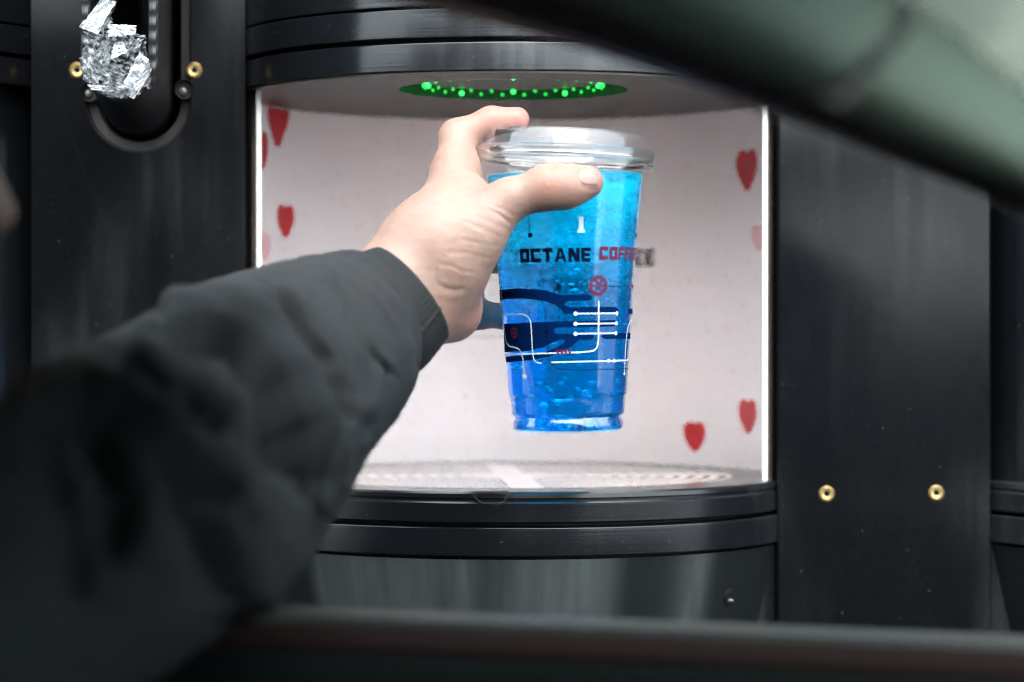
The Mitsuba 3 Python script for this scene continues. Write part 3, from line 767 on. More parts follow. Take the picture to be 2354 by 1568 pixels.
for i in range(8):
    z = rng.uniform(0.078, 0.117); a = rng.uniform(-math.pi, math.pi) if i > 12 else -1.5 + 3.0 * i / 12
    sz = rng.uniform(0.006, 0.010)
    rad = max(0.0, float(cup_r(z)) - sz * 1.10 - 0.0012) * (1 if i <= 16 else rng.uniform(0.1, 0.6))
    s = trimesh.creation.icosphere(subdivisions=3, radius=1.0)
    v = s.vertices
    v = np.sign(v) * np.abs(v) ** 0.62
    v = v / np.abs(v).max() * sz * (1 + 0.18 * (meshkit.fbm(v * 2.2 + i * 7, 3)[:, None] - 0.5)) * np.array([rng.uniform(.7, 1), rng.uniform(.7, 1), rng.uniform(.6, 1)])
    s.vertices = v
    s.apply_transform(trimesh.transformations.random_rotation_matrix(rng.random(3)))
    far = np.hypot(s.vertices[:, 0], s.vertices[:, 1]).max()
    rad = min(rad, float(cup_r(z - 0.008)) - far - 0.0012)
    s.apply_translation([rad * math.sin(a), -rad * math.cos(a), min(z, zl - 0.001 - s.vertices[:, 2].max())])
    obj('ice_cube', place_cup(s), 'm_ice', drink, smooth=True)


# the print on the cup
def cup_uv(px, py):
    """Photograph position -> (angle on the cup, height)."""
    z = (990 - py) * S
    cx = 1305 - 7 * z / HC
    q = np.clip((px - cx) * S / cup_r(z), -0.985, 0.985)
    return math.asin(q), z


def wrap(polys, off=0.00025):
    """Polygons in (angle * R0, height) laid round the cup."""
    ms = []
    for g in getattr(polys, 'geoms', [polys]):
        if g.is_empty or g.geom_type != 'Polygon':
            continue
        v, f = trimesh.creation.triangulate_polygon(g, engine='earcut')
        v3, f = trimesh.remesh.subdivide_to_size(np.column_stack([v, np.zeros(len(v))]), f, 0.003)
        a, z = v3[:, 0] / R0, v3[:, 1]
        rr = cup_r(z) + off
        ms.append(trimesh.Trimesh(np.stack([rr * np.sin(a), -rr * np.cos(a), z], 1), f, process=False))
    return place_cup(cat(*ms))


R0 = 0.031


def q(pts):
    out = []
    for px, py in pts:
        a, z = cup_uv(px, py)
        out.append((a * R0, z))
    return out


def C(pts):
    """Points of an enlarged view -> photograph."""
    return [(1120.3 + x * 0.1586, 632 + y * 0.1586) for x, y in pts]


def smooth_line(pts, n=8, r=None):
    p = np.array(pts, float)
    out = []
    for a, b in zip(p[:-1], p[1:]):
        out += [a + (b - a) * t for t in np.linspace(0, 1, n, endpoint=False)]
    return np.array(out + [p[-1]])


def line(pts, w, cap='round'):
    return LineString(q(smooth_line(pts))).buffer(w / 2, cap_style=cap, join_style='round')


def chaikin(pts, n=3):
    p = np.array(pts, float)
    for _ in range(n):
        a, b = p[:-1], p[1:]
        p = np.vstack([p[:1], np.stack([a * .75 + b * .25, a * .25 + b * .75], 1).reshape(-1, 2), p[-1:]])
    return p


def dotrow(pts, r, gap):
    ln_ = LineString(q(chaikin(pts)))
    return [Point(*ln_.interpolate(d).coords[0]).buffer(r, 6) for d in np.arange(0, ln_.length, gap)]


def dot(x, y, r):
    return Point(*q(C([(x, y)]))[0]).buffer(r, 12)


W = 0.00068
white = [line(C(chaikin([(1575, 400), (1575, 700), (1575, 960), (1545, 1085), (1420, 1112), (1000, 1120), (660, 1130), (250, 1140)], 2)), W)]
for y, xe in ((568, 1838), (712, 1830), (852, 1825)):
    white += [line(C([(1250, y), (xe, y)]), W), dot(1250, y, 0.00095), dot(xe, y, 0.00095)]
white += [line(C([(920, 1252), (1400, 1247), (1950, 1243)]), W), line(C(chaikin([(1950, 1243), (2020, 1243), (2050, 1130), (2075, 980), (2090, 900)])), W * 0.6), dot(1720, 1243, 0.0009), dot(1800, 1243, 0.0009)]
white += [line(C(chaikin([(2092, 655), (2050, 670), (2005, 760), (1985, 900), (1975, 1000), (1955, 1420)])), W), line(C([(1955, 1420), (1954, 1455)]), 0.0017, 'flat')]
white += [line(C(chaikin([(190, 570), (420, 563), (540, 565), (625, 640), (635, 800), (655, 1150), (680, 1245), (770, 1265)])), W * 0.9)]
white += [line(C(chaikin([(205, 200), (240, 600), (262, 860), (300, 1020), (400, 1035), (480, 1070), (520, 1200), (540, 1440)])), W * 1.1), line(C([(540, 1425), (541, 1478)]), 0.0026, 'flat')]
white += [line([(1330.5, 505), (1330.5, 541)], 0.0020, 'flat'), line([(1322, 538), (1339, 538)], 0.0014, 'flat')]
for g in unary_union(white).geoms:
    obj('white_print', wrap(g, 0.0004), 'm_ink_white', cup)
navy = []
navy += dotrow([(1215.5, 506), (1216, 522), (1217, 538)], 0.00033, 0.00105) + [Point(*q([(1218, 545)])[0]).buffer(0.00115)]
navy += dotrow([(1459, 508), (1458, 522), (1457, 538)], 0.00033, 0.00105) + [Point(*q([(1456.5, 545)])[0]).buffer(0.00115)]
navy += dotrow(C([(230, 295), (640, 275), (760, 360), (820, 450), (850, 830), (860, 1150), (920, 1290), (1040, 1365), (1500, 1365), (2010, 1365)]), 0.00030, 0.00085)
navy += dotrow(C([(1090, 190), (1410, 190)]), 0.00033, 0.001) + dotrow(C([(1730, 188), (2000, 185)]), 0.00033, 0.001)
navy += [dot(330, 285, 0.0011), dot(845, 828, 0.0011), dot(1012, 188, 0.0012)]
for i in range(7):
    y = 568 + i * 15
    x = 1144.5 + i * 1.35
    navy.append(line([(x - 1.2, y + 8), (x + 2, y), (x + 6.5, y + 8)], 0.00045))
obj('dotted_print', wrap(unary_union(navy), 0.00045), 'm_ink_navy', cup, label='dark dotted lines and arrow marks printed on the cup', kind='stuff')


def word_on(text, px, y0, y1, rot=0.0):
    a, z0_ = cup_uv(px, y1)
    h = (y1 - y0) * S
    out, wd = word(text)
    return [shapely.affinity.translate(shapely.affinity.scale(g, h * 0.91 * R0 / float(cup_r(z0_)), h, origin=(0, 0)), a * R0, z0_) for g in out]


obj('dark_lettering', wrap(unary_union(word_on('OCTANE', 1197, 575, 606)), 0.0004), 'm_ink_navy', cup, label='dark lettering OCTANE on the cup')
obj('red_lettering', wrap(unary_union(word_on('COFFEE', 1371, 573, 602)), 0.0004), 'm_ink_red', cup, label='red lettering COFFEE on the cup')
logo1 = C([(165, 215), (400, 200), (700, 215), (850, 240), (950, 272), (1050, 303), (1250, 302), (1420, 300), (1465, 312), (1482, 342), (1465, 375), (1420, 387), (1150, 390), (1110, 405), (1095, 435), (1110, 465), (1150, 478), (1500, 478), (1800, 478), (1850, 492),
           (1872, 525), (1850, 556), (1800, 572), (1500, 572), (1095, 572), (1060, 520), (980, 450), (860, 400), (700, 365), (500, 345), (300, 345), (160, 370)])
logo2 = C([(240, 702), (640, 685), (1200, 672), (1800, 665), (1845, 678), (1860, 710), (1845, 742), (1800, 757), (1000, 763), (960, 778), (945, 808), (960, 838), (1000, 853), (1470, 850), (1500, 862), (1512, 893), (1500, 925), (1470, 938), (1300, 940), (1200, 1030),
           (1050, 1110), (850, 1180), (600, 1225), (280, 1255), (268, 1172), (600, 1145), (850, 1100), (1000, 1035), (1090, 975), (1105, 950), (1085, 932), (1040, 932), (950, 965), (800, 1040), (600, 1090), (255, 1108)])
logo3 = C([(1615, 890), (1640, 862), (1700, 850), (2055, 850), (2050, 935), (1700, 935), (1640, 920)])
logo4 = C([(2010, 540), (2030, 505), (2085, 495), (2085, 582), (2030, 575)])
obj('dark_emblem', wrap(unary_union([Polygon(q(smooth_line(p + [p[0]], 5))).buffer(0) for p in (logo1, logo2, logo3, logo4)]), 0.0003), 'm_ink_blue', cup, label='dark blue streaming emblem printed on the cup')
gc = np.array(q(C([(1570, 178)]))[0]); gr = 23.8 * S
th = np.linspace(0, 2 * math.pi, 22 * 8, endpoint=False)
tooth = np.where((th * 22 / (2 * math.pi)) % 1 < 0.5, gr, gr * 0.88)
gear = Polygon(np.stack([np.cos(th) * tooth, np.sin(th) * tooth], 1)).difference(Point(0, 0).buffer(gr * 0.66))
for i in range(3):
    a = math.radians(60 * i)
    gear = gear.union(LineString([(-gr * .8 * math.cos(a), -gr * .8 * math.sin(a)), (gr * .8 * math.cos(a), gr * .8 * math.sin(a))]).buffer(gr * 0.085))
gear = gear.union(Point(0, 0).buffer(gr * 0.22)).difference(Point(0, 0).buffer(gr * 0.10))
red = [shapely.affinity.translate(gear, *gc)]
for x in (1000, 1055, 1110, 1165):
    red.append(Polygon(q(C([(x - 28, 1072), (x + 4, 1072), (x + 30, 1135), (x - 6, 1135)]))))
for x in (2028, 2070):
    red.append(Polygon(q(C([(x - 12, 160), (x + 12, 160), (x + 12, 215), (x - 12, 215)]))))
tc = np.array(q(C([(395, 830)]))[0])
tg = Point(0, 0).buffer(0.0026).difference(Point(0, 0).buffer(0.0019)).union(sbox(-0.0022, -0.0003, 0.0022, 0.0003)).union(sbox(-0.0003, -0.0022, 0.0003, 0.0022))
red.append(shapely.affinity.translate(tg, *tc))
for g in red:
    obj('red_print', wrap(g, 0.0005), 'm_ink_red', cup)

# ------------------------------------------------------------------ the person
person = thing('person', 'person in a black sweatshirt reaching out of the car window with a blue drink', 'person')
mm = 0.001
J = dict(
    ulna=(955, 714, 1.190), heel=(1034, 716, 1.206), heel2=(1010, 660, 1.195), rad0=(934, 630, 1.188), c1=(985, 560, 1.191), c2=(1032, 520, 1.197), imcp=(1048, 402, 1.224), ipip=(1051, 317, 1.236), idip=(1128, 279, 1.238), itip=(1188, 275, 1.238),
    cmc=(1048, 598, 1.188), thn=(1092, 540, 1.187), tmcp=(1168, 460, 1.189), tip0=(1257, 431, 1.1875), tip1=(1302, 430, 1.188), tip2=(1349, 419, 1.1895), mmcp=(1050, 470, 1.248), rmcp=(1048, 560, 1.258), pmcp=(1050, 668, 1.255))
J = {k: at(*v) for k, v in J.items()}
px2m = lambda p, d=1.2: p * d / FPX


def chain(p, pts, rs, k=0.003):
    d = None
    for a, b, ra, rb in zip(pts[:-1], pts[1:], rs[:-1], rs[1:]):
        c = cone(p, a, b, ra, rb)
        d = c if d is None else smin(d, c, k)
    return d


# creases: polylines on the visible side of the hand, as seen in the photograph; (points, depth, width)
def crop1(pts):
    return [(861.7 + x * 0.2931, 201.1 + y * 0.2931) for x, y in pts]


CREASE = [
    (crop1([(800, 930), (900, 960), (985, 1000), (1050, 1060)]), 0.75, 2.4), (crop1([(780, 1010), (870, 1040), (960, 1080), (1025, 1110)]), 0.55, 2.4), (crop1([(700, 1050), (820, 1100), (930, 1150), (1000, 1180)]), 0.5, 2.4),
    (crop1([(640, 1190), (760, 1210), (860, 1230), (960, 1245)]), 0.35, 2.5), (crop1([(590, 1300), (700, 1290), (800, 1320), (900, 1340)]), 0.4, 3.0), (crop1([(520, 1390), (600, 1400), (680, 1440), (760, 1450)]), 0.35, 3.0),
    (crop1([(500, 1500), (590, 1480), (670, 1500), (720, 1540)]), 0.2, 3.6), (crop1([(870, 190), (900, 260), (920, 350)]), 0.6, 2.0), (crop1([(690, 300), (730, 360), (775, 440)]), 0.5, 2.6), (crop1([(350, 950), (500, 890), (650, 820), (800, 760)]), 0.35, 3.0),
    (crop1([(1330, 690), (1360, 750), (1400, 790)]), 0.25, 2.2), (crop1([(1370, 670), (1420, 730), (1430, 790)]), 0.25, 2.2),
    ([(1340, 387), (1329, 396), (1326, 410), (1333, 427), (1350, 437), (1368, 435)], 0.7, 1.8), (crop1([(1300, 690), (1320, 760), (1350, 810)]), 0.3, 2.0), (crop1([(560, 310), (600, 290), (650, 280)]), 0.3, 2.2),
    (crop1([(840, 900), (930, 930), (1010, 960), (1080, 1000)]), 0.5, 2.0),
    ([(1010, 655), (1040, 670), (1062, 662)], 0.7, 5.5), ([(1022, 640), (1046, 652), (1075, 640)], 0.14, 3.6), ([(1004, 690), (1030, 700), (1050, 690)], 0.10, 3.6)]


def hand_sdf(p):
    q0 = p
    d = chain(p, [at(810, 735, 1.165), J['rad0'], J['c1'], J['c2'], J['imcp']], [px2m(100), px2m(97), px2m(92), px2m(86), px2m(58)], 0.010)
    d = smin(d, chain(p, [at(815, 785, 1.166), J['ulna'], J['heel'] + [0, 0.002, 0]], [px2m(78), px2m(70), px2m(59)], 0.010), 0.012)
    d = smin(d, chain(p, [J['ulna'], J['heel2'], J['rmcp']], [px2m(66), px2m(70), px2m(50)], 0.010), 0.014)
    d = smin(d, cone(p, J['heel'], J['pmcp'], px2m(60), px2m(50)), 0.010)
    d = smin(d, cone(p, J['c2'], J['mmcp'], px2m(66), px2m(52)), 0.012)
    d = smin(d, cone(p, J['mmcp'], J['rmcp'], px2m(50), px2m(50)), 0.010)
    d = smin(d, cone(p, J['rmcp'], J['pmcp'], px2m(50), px2m(48)), 0.010)
    d = smin(d, chain(p, [J['c1'], J['cmc'], J['thn']], [px2m(80), px2m(66), px2m(59)], 0.010), 0.012)
    palm = d
    th_ = chain(p, [J['thn'], J['tmcp'], J['tip0'], J['tip1'], J['tip2']], [px2m(58), px2m(44.5), px2m(46.5), px2m(44), px2m(37.5)], 0.006)
    ix = chain(p, [J['imcp'], J['ipip'], J['idip'], J['itip']], [px2m(52), px2m(42), px2m(32), px2m(29.5)], 0.004)
    md = chain(p, [J['mmcp'], at(1095, 455, 1.277), at(1190, 450, 1.293), at(1270, 455, 1.289)], [px2m(50), px2m(44), px2m(36), px2m(33)], 0.004)
    rg = chain(p, [J['rmcp'], at(1092, 590, 1.276), at(1185, 600, 1.2865), at(1270, 600, 1.284)], [px2m(50), px2m(40), px2m(34), px2m(31)], 0.004)
    pk = chain(p, [J['pmcp'], at(1096, 722, 1.270), at(1165, 728, 1.2775), at(1230, 726, 1.277)], [px2m(48), px2m(35), px2m(29), px2m(27)], 0.004)
    web = cone(p, at(1085, 460, 1.205), at(1120, 478, 1.197), px2m(48), px2m(36))
    out = smin(smin(palm, web, 0.008), th_, 0.009)
    out = smin(out, ix, 0.007)
    for f_ in (md, rg, pk):
        out = np.minimum(out, smin(palm, f_, 0.006))
    # creases
    py_ = 755 - (p[..., 2] - CZ) * FPX / p[..., 1]
    px_ = 1176.5 + p[..., 0] * FPX / p[..., 1]
    near = (np.abs(out) < 0.004) & (p[..., 1] < 1.226)
    if near.any():
        X, Y = px_[near], py_[near]
        add = np.zeros(X.shape)
        for pts, dep, w in CREASE:
            pts = chaikin(pts, 2)
            best = np.full(X.shape, 1e9)
            for (xa, ya), (xb, yb) in zip(pts[:-1], pts[1:]):
                L = (xb - xa) ** 2 + (yb - ya) ** 2
                t = np.clip(((X - xa) * (xb - xa) + (Y - ya) * (yb - ya)) / L, 0, 1)
                best = np.minimum(best, np.hypot(X - xa - t * (xb - xa), Y - ya - t * (yb - ya)))
            add += 0.5 * dep * mm * (np.exp(-(best / (w * 1.1)) ** 2) - 0.22 * np.exp(-((best - w * 3.2) / (w * 1.6)) ** 2)) * (0.5 + meshkit.noise(np.stack([X / 14, Y / 14, 0 * X], -1)))
        out = out.copy(); out[near] += add
    return out


lo, hi = at(800, 900, 1.13), at(1420, 225, 1.13)
hand = surface_nets(hand_sdf, [lo[0], 1.120, at(0, 900, 1.17)[2]], [hi[0] + 0.003, 1.315, at(0, 225, 1.27)[2]], 0.0011)


def body_sdf(p):
    d = chain(p, [at(835, 755, 1.162), at(600, 930, 1.06), at(250, 1210, 0.90), np.array([-0.27, 0.70, CZ - 0.16])], [0.0175, 0.030, 0.038, 0.05], 0.02)
    d = smin(d, cone(p, [-0.29, 0.74, CZ - 0.19], [-0.31, 0.50, CZ - 0.19], 0.065, 0.065), 0.05)
    d = smin(d, cone(p, [-0.31, 0.62, CZ - 0.25], [-0.33, 0.62, CZ - 0.55], 0.13, 0.12), 0.06)
    d = smin(d, cone(p, [-0.29, 0.70, CZ - 0.14], [-0.285, 0.82, CZ - 0.02], 0.055, 0.052), 0.03)
    # head, looking to the right
    n = at(32, 500, 0.85)
    hc_ = n + np.array([-0.115, 0.0, 0.035])
    e = (p - hc_) / np.array([0.092, 0.074, 0.105])
    sk = (np.linalg.norm(e, axis=-1) - 1) * 0.074
    d = smin(d, sk, 0.03)
    d = smin(d, cone(p, n + [-0.055, 0, -0.055], n + [-0.030, 0, -0.068], 0.042, 0.017), 0.025)     # jaw, chin
    d = smin(d, cone(p, n + [-0.026, 0, 0.036], n + [-0.008, 0, 0.002], 0.008, 0.0085), 0.010)     # nose
    for s in (-1, 1):
        d = smin(d, cone(p, n + [-0.015, 0.010 * s, -0.004], n + [-0.022, 0.013 * s, -0.004], 0.0065, 0.006), 0.006)
        d = smin(d, cone(p, n + [-0.030, 0.012 * s, 0.052], n + [-0.040, 0.045 * s, 0.050], 0.010, 0.010), 0.012)   # brow
        eye = np.linalg.norm(p - (n + np.array([-0.036, 0.032 * s, 0.035])), axis=-1) - 0.0125
        d = smin(d, eye, 0.004)
        d = smin(d, cone(p, n + [-0.105, 0.074 * s, 0.025], n + [-0.112, 0.082 * s, -0.015], 0.014, 0.008), 0.006)   # ear
    d = smin(d, cone(p, n + [-0.017, -0.018, -0.027], n + [-0.017, 0.018, -0.027], 0.007, 0.007), 0.006)    # lips
    d = smin(d, cone(p, n + [-0.017, -0.015, -0.036], n + [-0.017, 0.015, -0.036], 0.0075, 0.0075), 0.005)
    return d


bodym = surface_nets(body_sdf, [-0.52, 0.42, CZ - 0.70], [0.0, 1.17, CZ + 0.20], 0.0055)
bodym = bodym.slice_plane([0, 0, CZ - 0.68], [0, 0, 1])
hv = hand.vertices


def skin_color(v):
    base_c = np.array([0.235, 0.152, 0.124])
    n1 = meshkit.fbm(v * 70, 3)[:, None] - 0.5
    n2 = meshkit.fbm(v * 300 + 5, 2)[:, None] - 0.5
    c = base_c * (1 + np.array([0.14, 0.38, 0.42]) * n1 + np.array([0.08, 0.18, 0.20]) * n2)
    for ctr, r, tint, a in ((J['itip'], 0.018, (0.30, 0.125, 0.105), 0.9), (J['tip2'], 0.013, (0.28, 0.14, 0.115), 0.7), (at(1265, 425, 1.178), 0.007, (0.25, 0.115, 0.085), 0.8), (at(1060, 735, 1.20), 0.013, (0.27, 0.13, 0.095), 0.8),
                            (J['ipip'], 0.011, (0.27, 0.14, 0.11), 0.6), (J['idip'], 0.009, (0.27, 0.13, 0.10), 0.7), (at(1040, 668, 1.195), 0.008, (0.25, 0.12, 0.08), 0.8)):
        w = np.exp(-(np.linalg.norm(v - ctr, axis=1) / r) ** 2)[:, None] * a
        c = c * (1 - w) + np.array(tint) * w
    return c


allm = cat(hand, bodym)
scene[person] = mikit.ply(allm, 'm_skin', smooth=True, color=skin_color(allm.vertices))
# thumbnail: found by walking from the camera side onto the thumb
nail_pts = []
un = np.linspace(-1, 1, 15)
for a in un:
    for b in un:
        x, y = a * math.sqrt(1 - b * b * 0.42), b * math.sqrt(1 - a * a * 0.30)
        nail_pts.append((1354 + 24.0 * x + 3 * y, 409 + 2 * x + 21 * y, 1.15))
npnt = np.array([at(*t) for t in nail_pts])
dirs = npnt - np.array([0, 0, CZ]); dirs /= np.linalg.norm(dirs, axis=1, keepdims=True)
for _ in range(40):
    npnt = npnt + dirs * np.clip(hand_sdf(npnt.astype(np.float32)), -0.01, 0.01)[:, None]
e = 0.0008
gn = np.stack([hand_sdf((npnt + np.eye(3)[k] * e).astype(np.float32)) - hand_sdf((npnt - np.eye(3)[k] * e).astype(np.float32)) for k in range(3)], -1)
gn /= np.linalg.norm(gn, axis=1, keepdims=True)
uu, vv = np.meshgrid(un, un, indexing='ij')
rim_ = np.maximum(np.abs(uu), np.abs(vv)).ravel()
npnt = npnt + gn * (0.00035 - 0.0008 * np.clip((rim_ - 0.8) / 0.2, 0, 1))[:, None]
obj('thumbnail', grid_mesh(npnt.reshape(15, 15, 3)), 'm_nail', person, smooth=True)

# sweatshirt: stations along the sleeve, each given by its upper and lower outline and its distance
ST = [((868, 562), (1014, 789), 1.180), ((775, 598), (935, 874), 1.172), ((700, 606), (930, 905), 1.164), ((600, 638), (905, 965), 1.145), ((480, 690), (855, 1040), 1.10), ((390, 742), (808, 1125), 1.05),
      ((250, 790), (760, 1235), 1.01), ((150, 838), (700, 1330), 0.955), ((60, 892), (600, 1405), 0.885), ((-60, 955), (470, 1500), 0.82), ((-220, 1030), (330, 1610), 0.78)]
cen, up, rad = [], [], []
for t, b, d in ST:
    a, c = at(*t, d), at(*b, d)
    cen.append((a + c) / 2); up.append((a - c) / np.linalg.norm(a - c)); rad.append(np.linalg.norm(a - c) / 2)
cen += [np.array([-0.225, 0.735, CZ - 0.125]), np.array([-0.285, 0.68, CZ - 0.165]), np.array([-0.32, 0.62, CZ - 0.19])]
up += [up[-1]] * 3; rad += [0.062, 0.072, 0.08]
cen, up, rad = np.array(cen), np.array(up), np.array(rad)
par = np.arange(len(cen), dtype=float)
cs_c, cs_u, cs_r = CubicSpline(par, cen), CubicSpline(par, up), CubicSpline(par, rad)


def frame(s):
    c, t = cs_c(s), cs_c(s, 1)
    t = t / np.linalg.norm(t, axis=1, keepdims=True)
    u = cs_u(s); u = u - (u * t).sum(1, keepdims=True) * t
    u /= np.linalg.norm(u, axis=1, keepdims=True)
    w = np.cross(u, t)                     # towards the camera
    w = np.where((w[:, 1:2] > 0), -w, w)
    return c, t, u, w


def SV(pts):
    return [(172.4 + x * 0.9615, 517 + y * 0.9615) for x, y in pts]


FOLDS = [  # edges of the overlapping folds as seen in the photograph (cloth raised above the line, hollow below it), height (m), width (pixels)
    (SV([(218, 250), (250, 240), (330, 222), (395, 238), (445, 285), (490, 355), (518, 435), (525, 520), (540, 610)]), 0.0145, 60), (SV([(110, 335), (210, 385), (300, 425), (370, 480)]), 0.0075, 54),
    (SV([(60, 425), (130, 480), (220, 560), (300, 615), (370, 665)]), 0.0080, 62), (SV([(-140, 450), (-60, 428), (0, 415), (60, 445), (105, 525), (130, 620), (125, 720), (100, 820)]), 0.0090, 84),
    (SV([(380, 960), (440, 860), (480, 800), (530, 730), (565, 665)]), 0.0090, 48), (SV([(680, 550), (695, 500), (715, 420), (738, 335)]), 0.0035, 18), (SV([(470, 170), (540, 245), (600, 325), (640, 400), (650, 480)]), 0.0055, 44),
    (SV([(612, 100), (650, 190), (700, 290), (765, 355)]), 0.0018, 16), (SV([(230, 600), (320, 700), (365, 800), (370, 900)]), 0.0060, 76), (SV([(-70, 550), (0, 640), (35, 760), (30, 900)]), 0.0040, 80), (SV([(590, 400), (625, 480), (630, 560), (615, 640)]), 0.0030, 24)]


def sleeve(s0, s1, ns, extra, nf=190, folds=True):
    s = np.linspace(s0, s1, ns)
    c, t, u, w = frame(s)
    ph = np.linspace(0, 2 * math.pi, nf, endpoint=False)
    SS, PH = np.meshgrid(s, ph, indexing='ij')
    r = cs_r(s)[:, None] * (1 - 0.05 * np.clip((SS - 1.2) / 0.6, 0, 1) - 0.03 * np.clip((SS - 4) / 2, 0, 1)) + extra(SS, PH)
    if folds:
        r += (meshkit.fbm(np.stack([SS * 1.5, np.cos(PH) * 1.6, np.sin(PH) * 1.6], -1), 3) - 0.5) * 0.006 * np.clip((SS - 1.4) / 1.5, 0, 1)
    B = c[:, None] + r[..., None] * (np.cos(ph)[None, :, None] * u[:, None] + np.sin(ph)[None, :, None] * w[:, None])
    if not folds:
        return B, ph
    N = np.cross(np.gradient(B, axis=0), (np.roll(B, -1, 1) - np.roll(B, 1, 1)) / 2)
    N /= np.linalg.norm(N, axis=-1, keepdims=True) + 1e-12
    N *= np.sign((N * (B - c[:, None])).sum(-1, keepdims=True))
    bx, by = 1176.5 + B[..., 0] * FPX / np.maximum(B[..., 1], 0.2), 755 - (B[..., 2] - CZ) * FPX / np.maximum(B[..., 1], 0.2)
    front = np.clip(-N[..., 1] * 3 + 0.9, 0, 1)
    wob = (meshkit.fbm(np.stack([bx / 80, by / 80, 0 * bx], -1), 2) - 0.5) * 16
    vary = meshkit.fbm(np.stack([bx / 90 + 7, by / 90, 0 * bx], -1), 2)
    disp = np.zeros(bx.shape)
    for pts, dep, wd in FOLDS:
        pts = chaikin(pts, 2)
        best, along, side = np.full(bx.shape, 1e9), np.zeros(bx.shape), np.ones(bx.shape)
        for k_, ((xa, ya), (xb, yb)) in enumerate(zip(pts[:-1], pts[1:])):
            L2 = (xb - xa) ** 2 + (yb - ya) ** 2
            t_ = np.clip(((bx - xa) * (xb - xa) + (by - ya) * (yb - ya)) / L2, 0, 1)
            dd = np.hypot(bx - xa - t_ * (xb - xa), by - ya - t_ * (yb - ya))
            nearer = dd < best
            along = np.where(nearer, (k_ + t_) / (len(pts) - 1), along)
            side = np.where(nearer, np.sign((xb - xa) * (by - ya) - (yb - ya) * (bx - xa)), side)
            best = np.minimum(best, dd)
        sd = best * side + wob
        fade = np.clip(np.minimum(along, 1 - along) * 5 + 0.15, 0, 1)
        up_ = np.exp(-(sd / (1.5 * wd)) ** 2) * (1 - np.exp(-((sd - 4) / (0.28 * wd)) ** 2))
        down = -np.exp(-(sd / wd) ** 2)
        k = np.clip(sd / 7 + 0.5, 0, 1)
        disp += front * fade * dep * (0.6 + 0.8 * vary) * (0.8 * up_ * (1 - k) + 1.2 * down * k)
    return B + disp[..., None] * N, ph


def close_sheet(P):
    return np.concatenate([P, P[:, :1]], 1)


Pm, ph = sleeve(1.02, 13.0, 380, lambda s, p: 0.0018 * np.clip((s - 1.0) / 0.25, 0, 1) - 0.004 * np.exp(-((s - 1.0) / 0.08) ** 2))
torso = lathe([(0.0, CZ - 0.10), (0.06, CZ - 0.11), (0.11, CZ - 0.14), (0.165, CZ - 0.22), (0.175, CZ - 0.40), (0.17, CZ - 0.69)], 48)
torso.apply_scale([0.85, 1.15, 1.0]); torso.vertices[:, 2] = torso.vertices[:, 2]
torso.vertices[:, 2] += CZ - torso.vertices[:, 2].max() - 0.10
torso.apply_translation([-0.32, 0.62, 0])
slm = grid_mesh(Pm, True)
shirt = obj('sweatshirt', cat(slm, torso), 'm_cloth', person, smooth=True, label='black cotton sweatshirt with bunched folds along the sleeve')
Pc, ph = sleeve(0.0, 1.10, 40, lambda s, p: 0.0016 * np.sin(np.clip(s, 0, 1) * math.pi) + 0.0006 * (meshkit.fbm(np.stack([s * 2, np.cos(p) * 2, np.sin(p) * 2], -1), 2) - 0.5), folds=False)
Pin, _ = sleeve(0.0, 0.55, 12, lambda s, p: -0.0016 + 0 * s, folds=False)
rimc = Pc[0] + (Pc[0] - Pc[1]) * 0.35
rimc = Pin[0] * 0.5 + Pc[0] * 0.5 + (Pc[0] - Pc[2]) * 0.35
Pall = close_sheet(np.concatenate([Pin[::-1], rimc[None], Pc], 0))
uvc = np.stack(np.meshgrid(np.linspace(0, 1, Pall.shape[0]), np.linspace(0, 1, Pall.shape[1]), indexing='ij'), -1).reshape(-1, 2)
cuff = obj('cuff', grid_mesh(Pall), 'm_cuff', shirt, smooth=True, uv=uvc, label='ribbed black cuff at the wrist')
# seam across the cuff on the side towards the camera
sm, _ = sleeve(0.0, 1.05, 20, lambda s, p: 0.0016 * np.sin(np.clip(s, 0, 1) * math.pi) + 0.0006, nf=150, folds=False)
i0 = int(150 * 0.335)
obj('seam', tube(sm[:, i0], 0.0008, 8), 'm_cloth', cuff, smooth=True)
n = at(32, 500, 0.85)
hs = trimesh.creation.icosphere(subdivisions=4, radius=1.0)
hvv = hs.vertices.copy()
hvv = hvv * np.array([0.100, 0.083, 0.112]) * (1 + 0.05 * (meshkit.fbm(hvv * 9, 3)[:, None] - 0.5))
hs.vertices = hvv
hs.apply_translation(n + [-0.125, 0, 0.045])
keep = (hs.triangles_center[:, 0] < n[0] - 0.085) | (hs.triangles_center[:, 2] > n[2] + 0.095)
hs.update_faces(keep)
obj('hair', hs, 'm_hair', person, smooth=True)

# ------------------------------------------------------------------ the car
car = thing('car', 'dark car whose open side window the photograph looks out of', 'car')
LOW = [(-1500, -430, .86), (-700, -330, .855), (0, -190, .85), (500, -85, .845), (880, 0, .84), (1200, 78, .835), (1500, 165, .83), (1760, 262, .825), (2000, 350, .82), (2230, 440, .815), (2353, 492, .81), (2700, 660, .80), (3200, 930, .79)]
UPP = [(-1500, -886, 0.68), (-700, -686, 0.68), (0, -466, 0.68), (500, -286, 0.675), (1000, -126, 0.67), (1400, 26, 0.665), (1700, 150, 0.66), (1900, 236, 0.655), (2100, 322, 0.65), (2353, 434, 0.645), (2700, 604, 0.64), (3200, 874, 0.63), (3700, 1164, 0.62)]
L_, U_ = np.array([at(*p) for p in LOW]), np.array([at(*p) for p in UPP])
tt = np.linspace(0, 1, 60)
cl, cu = CubicSpline(np.linspace(0, 1, len(L_)), L_)(tt), CubicSpline(np.linspace(0, 1, len(U_)), U_)(tt)
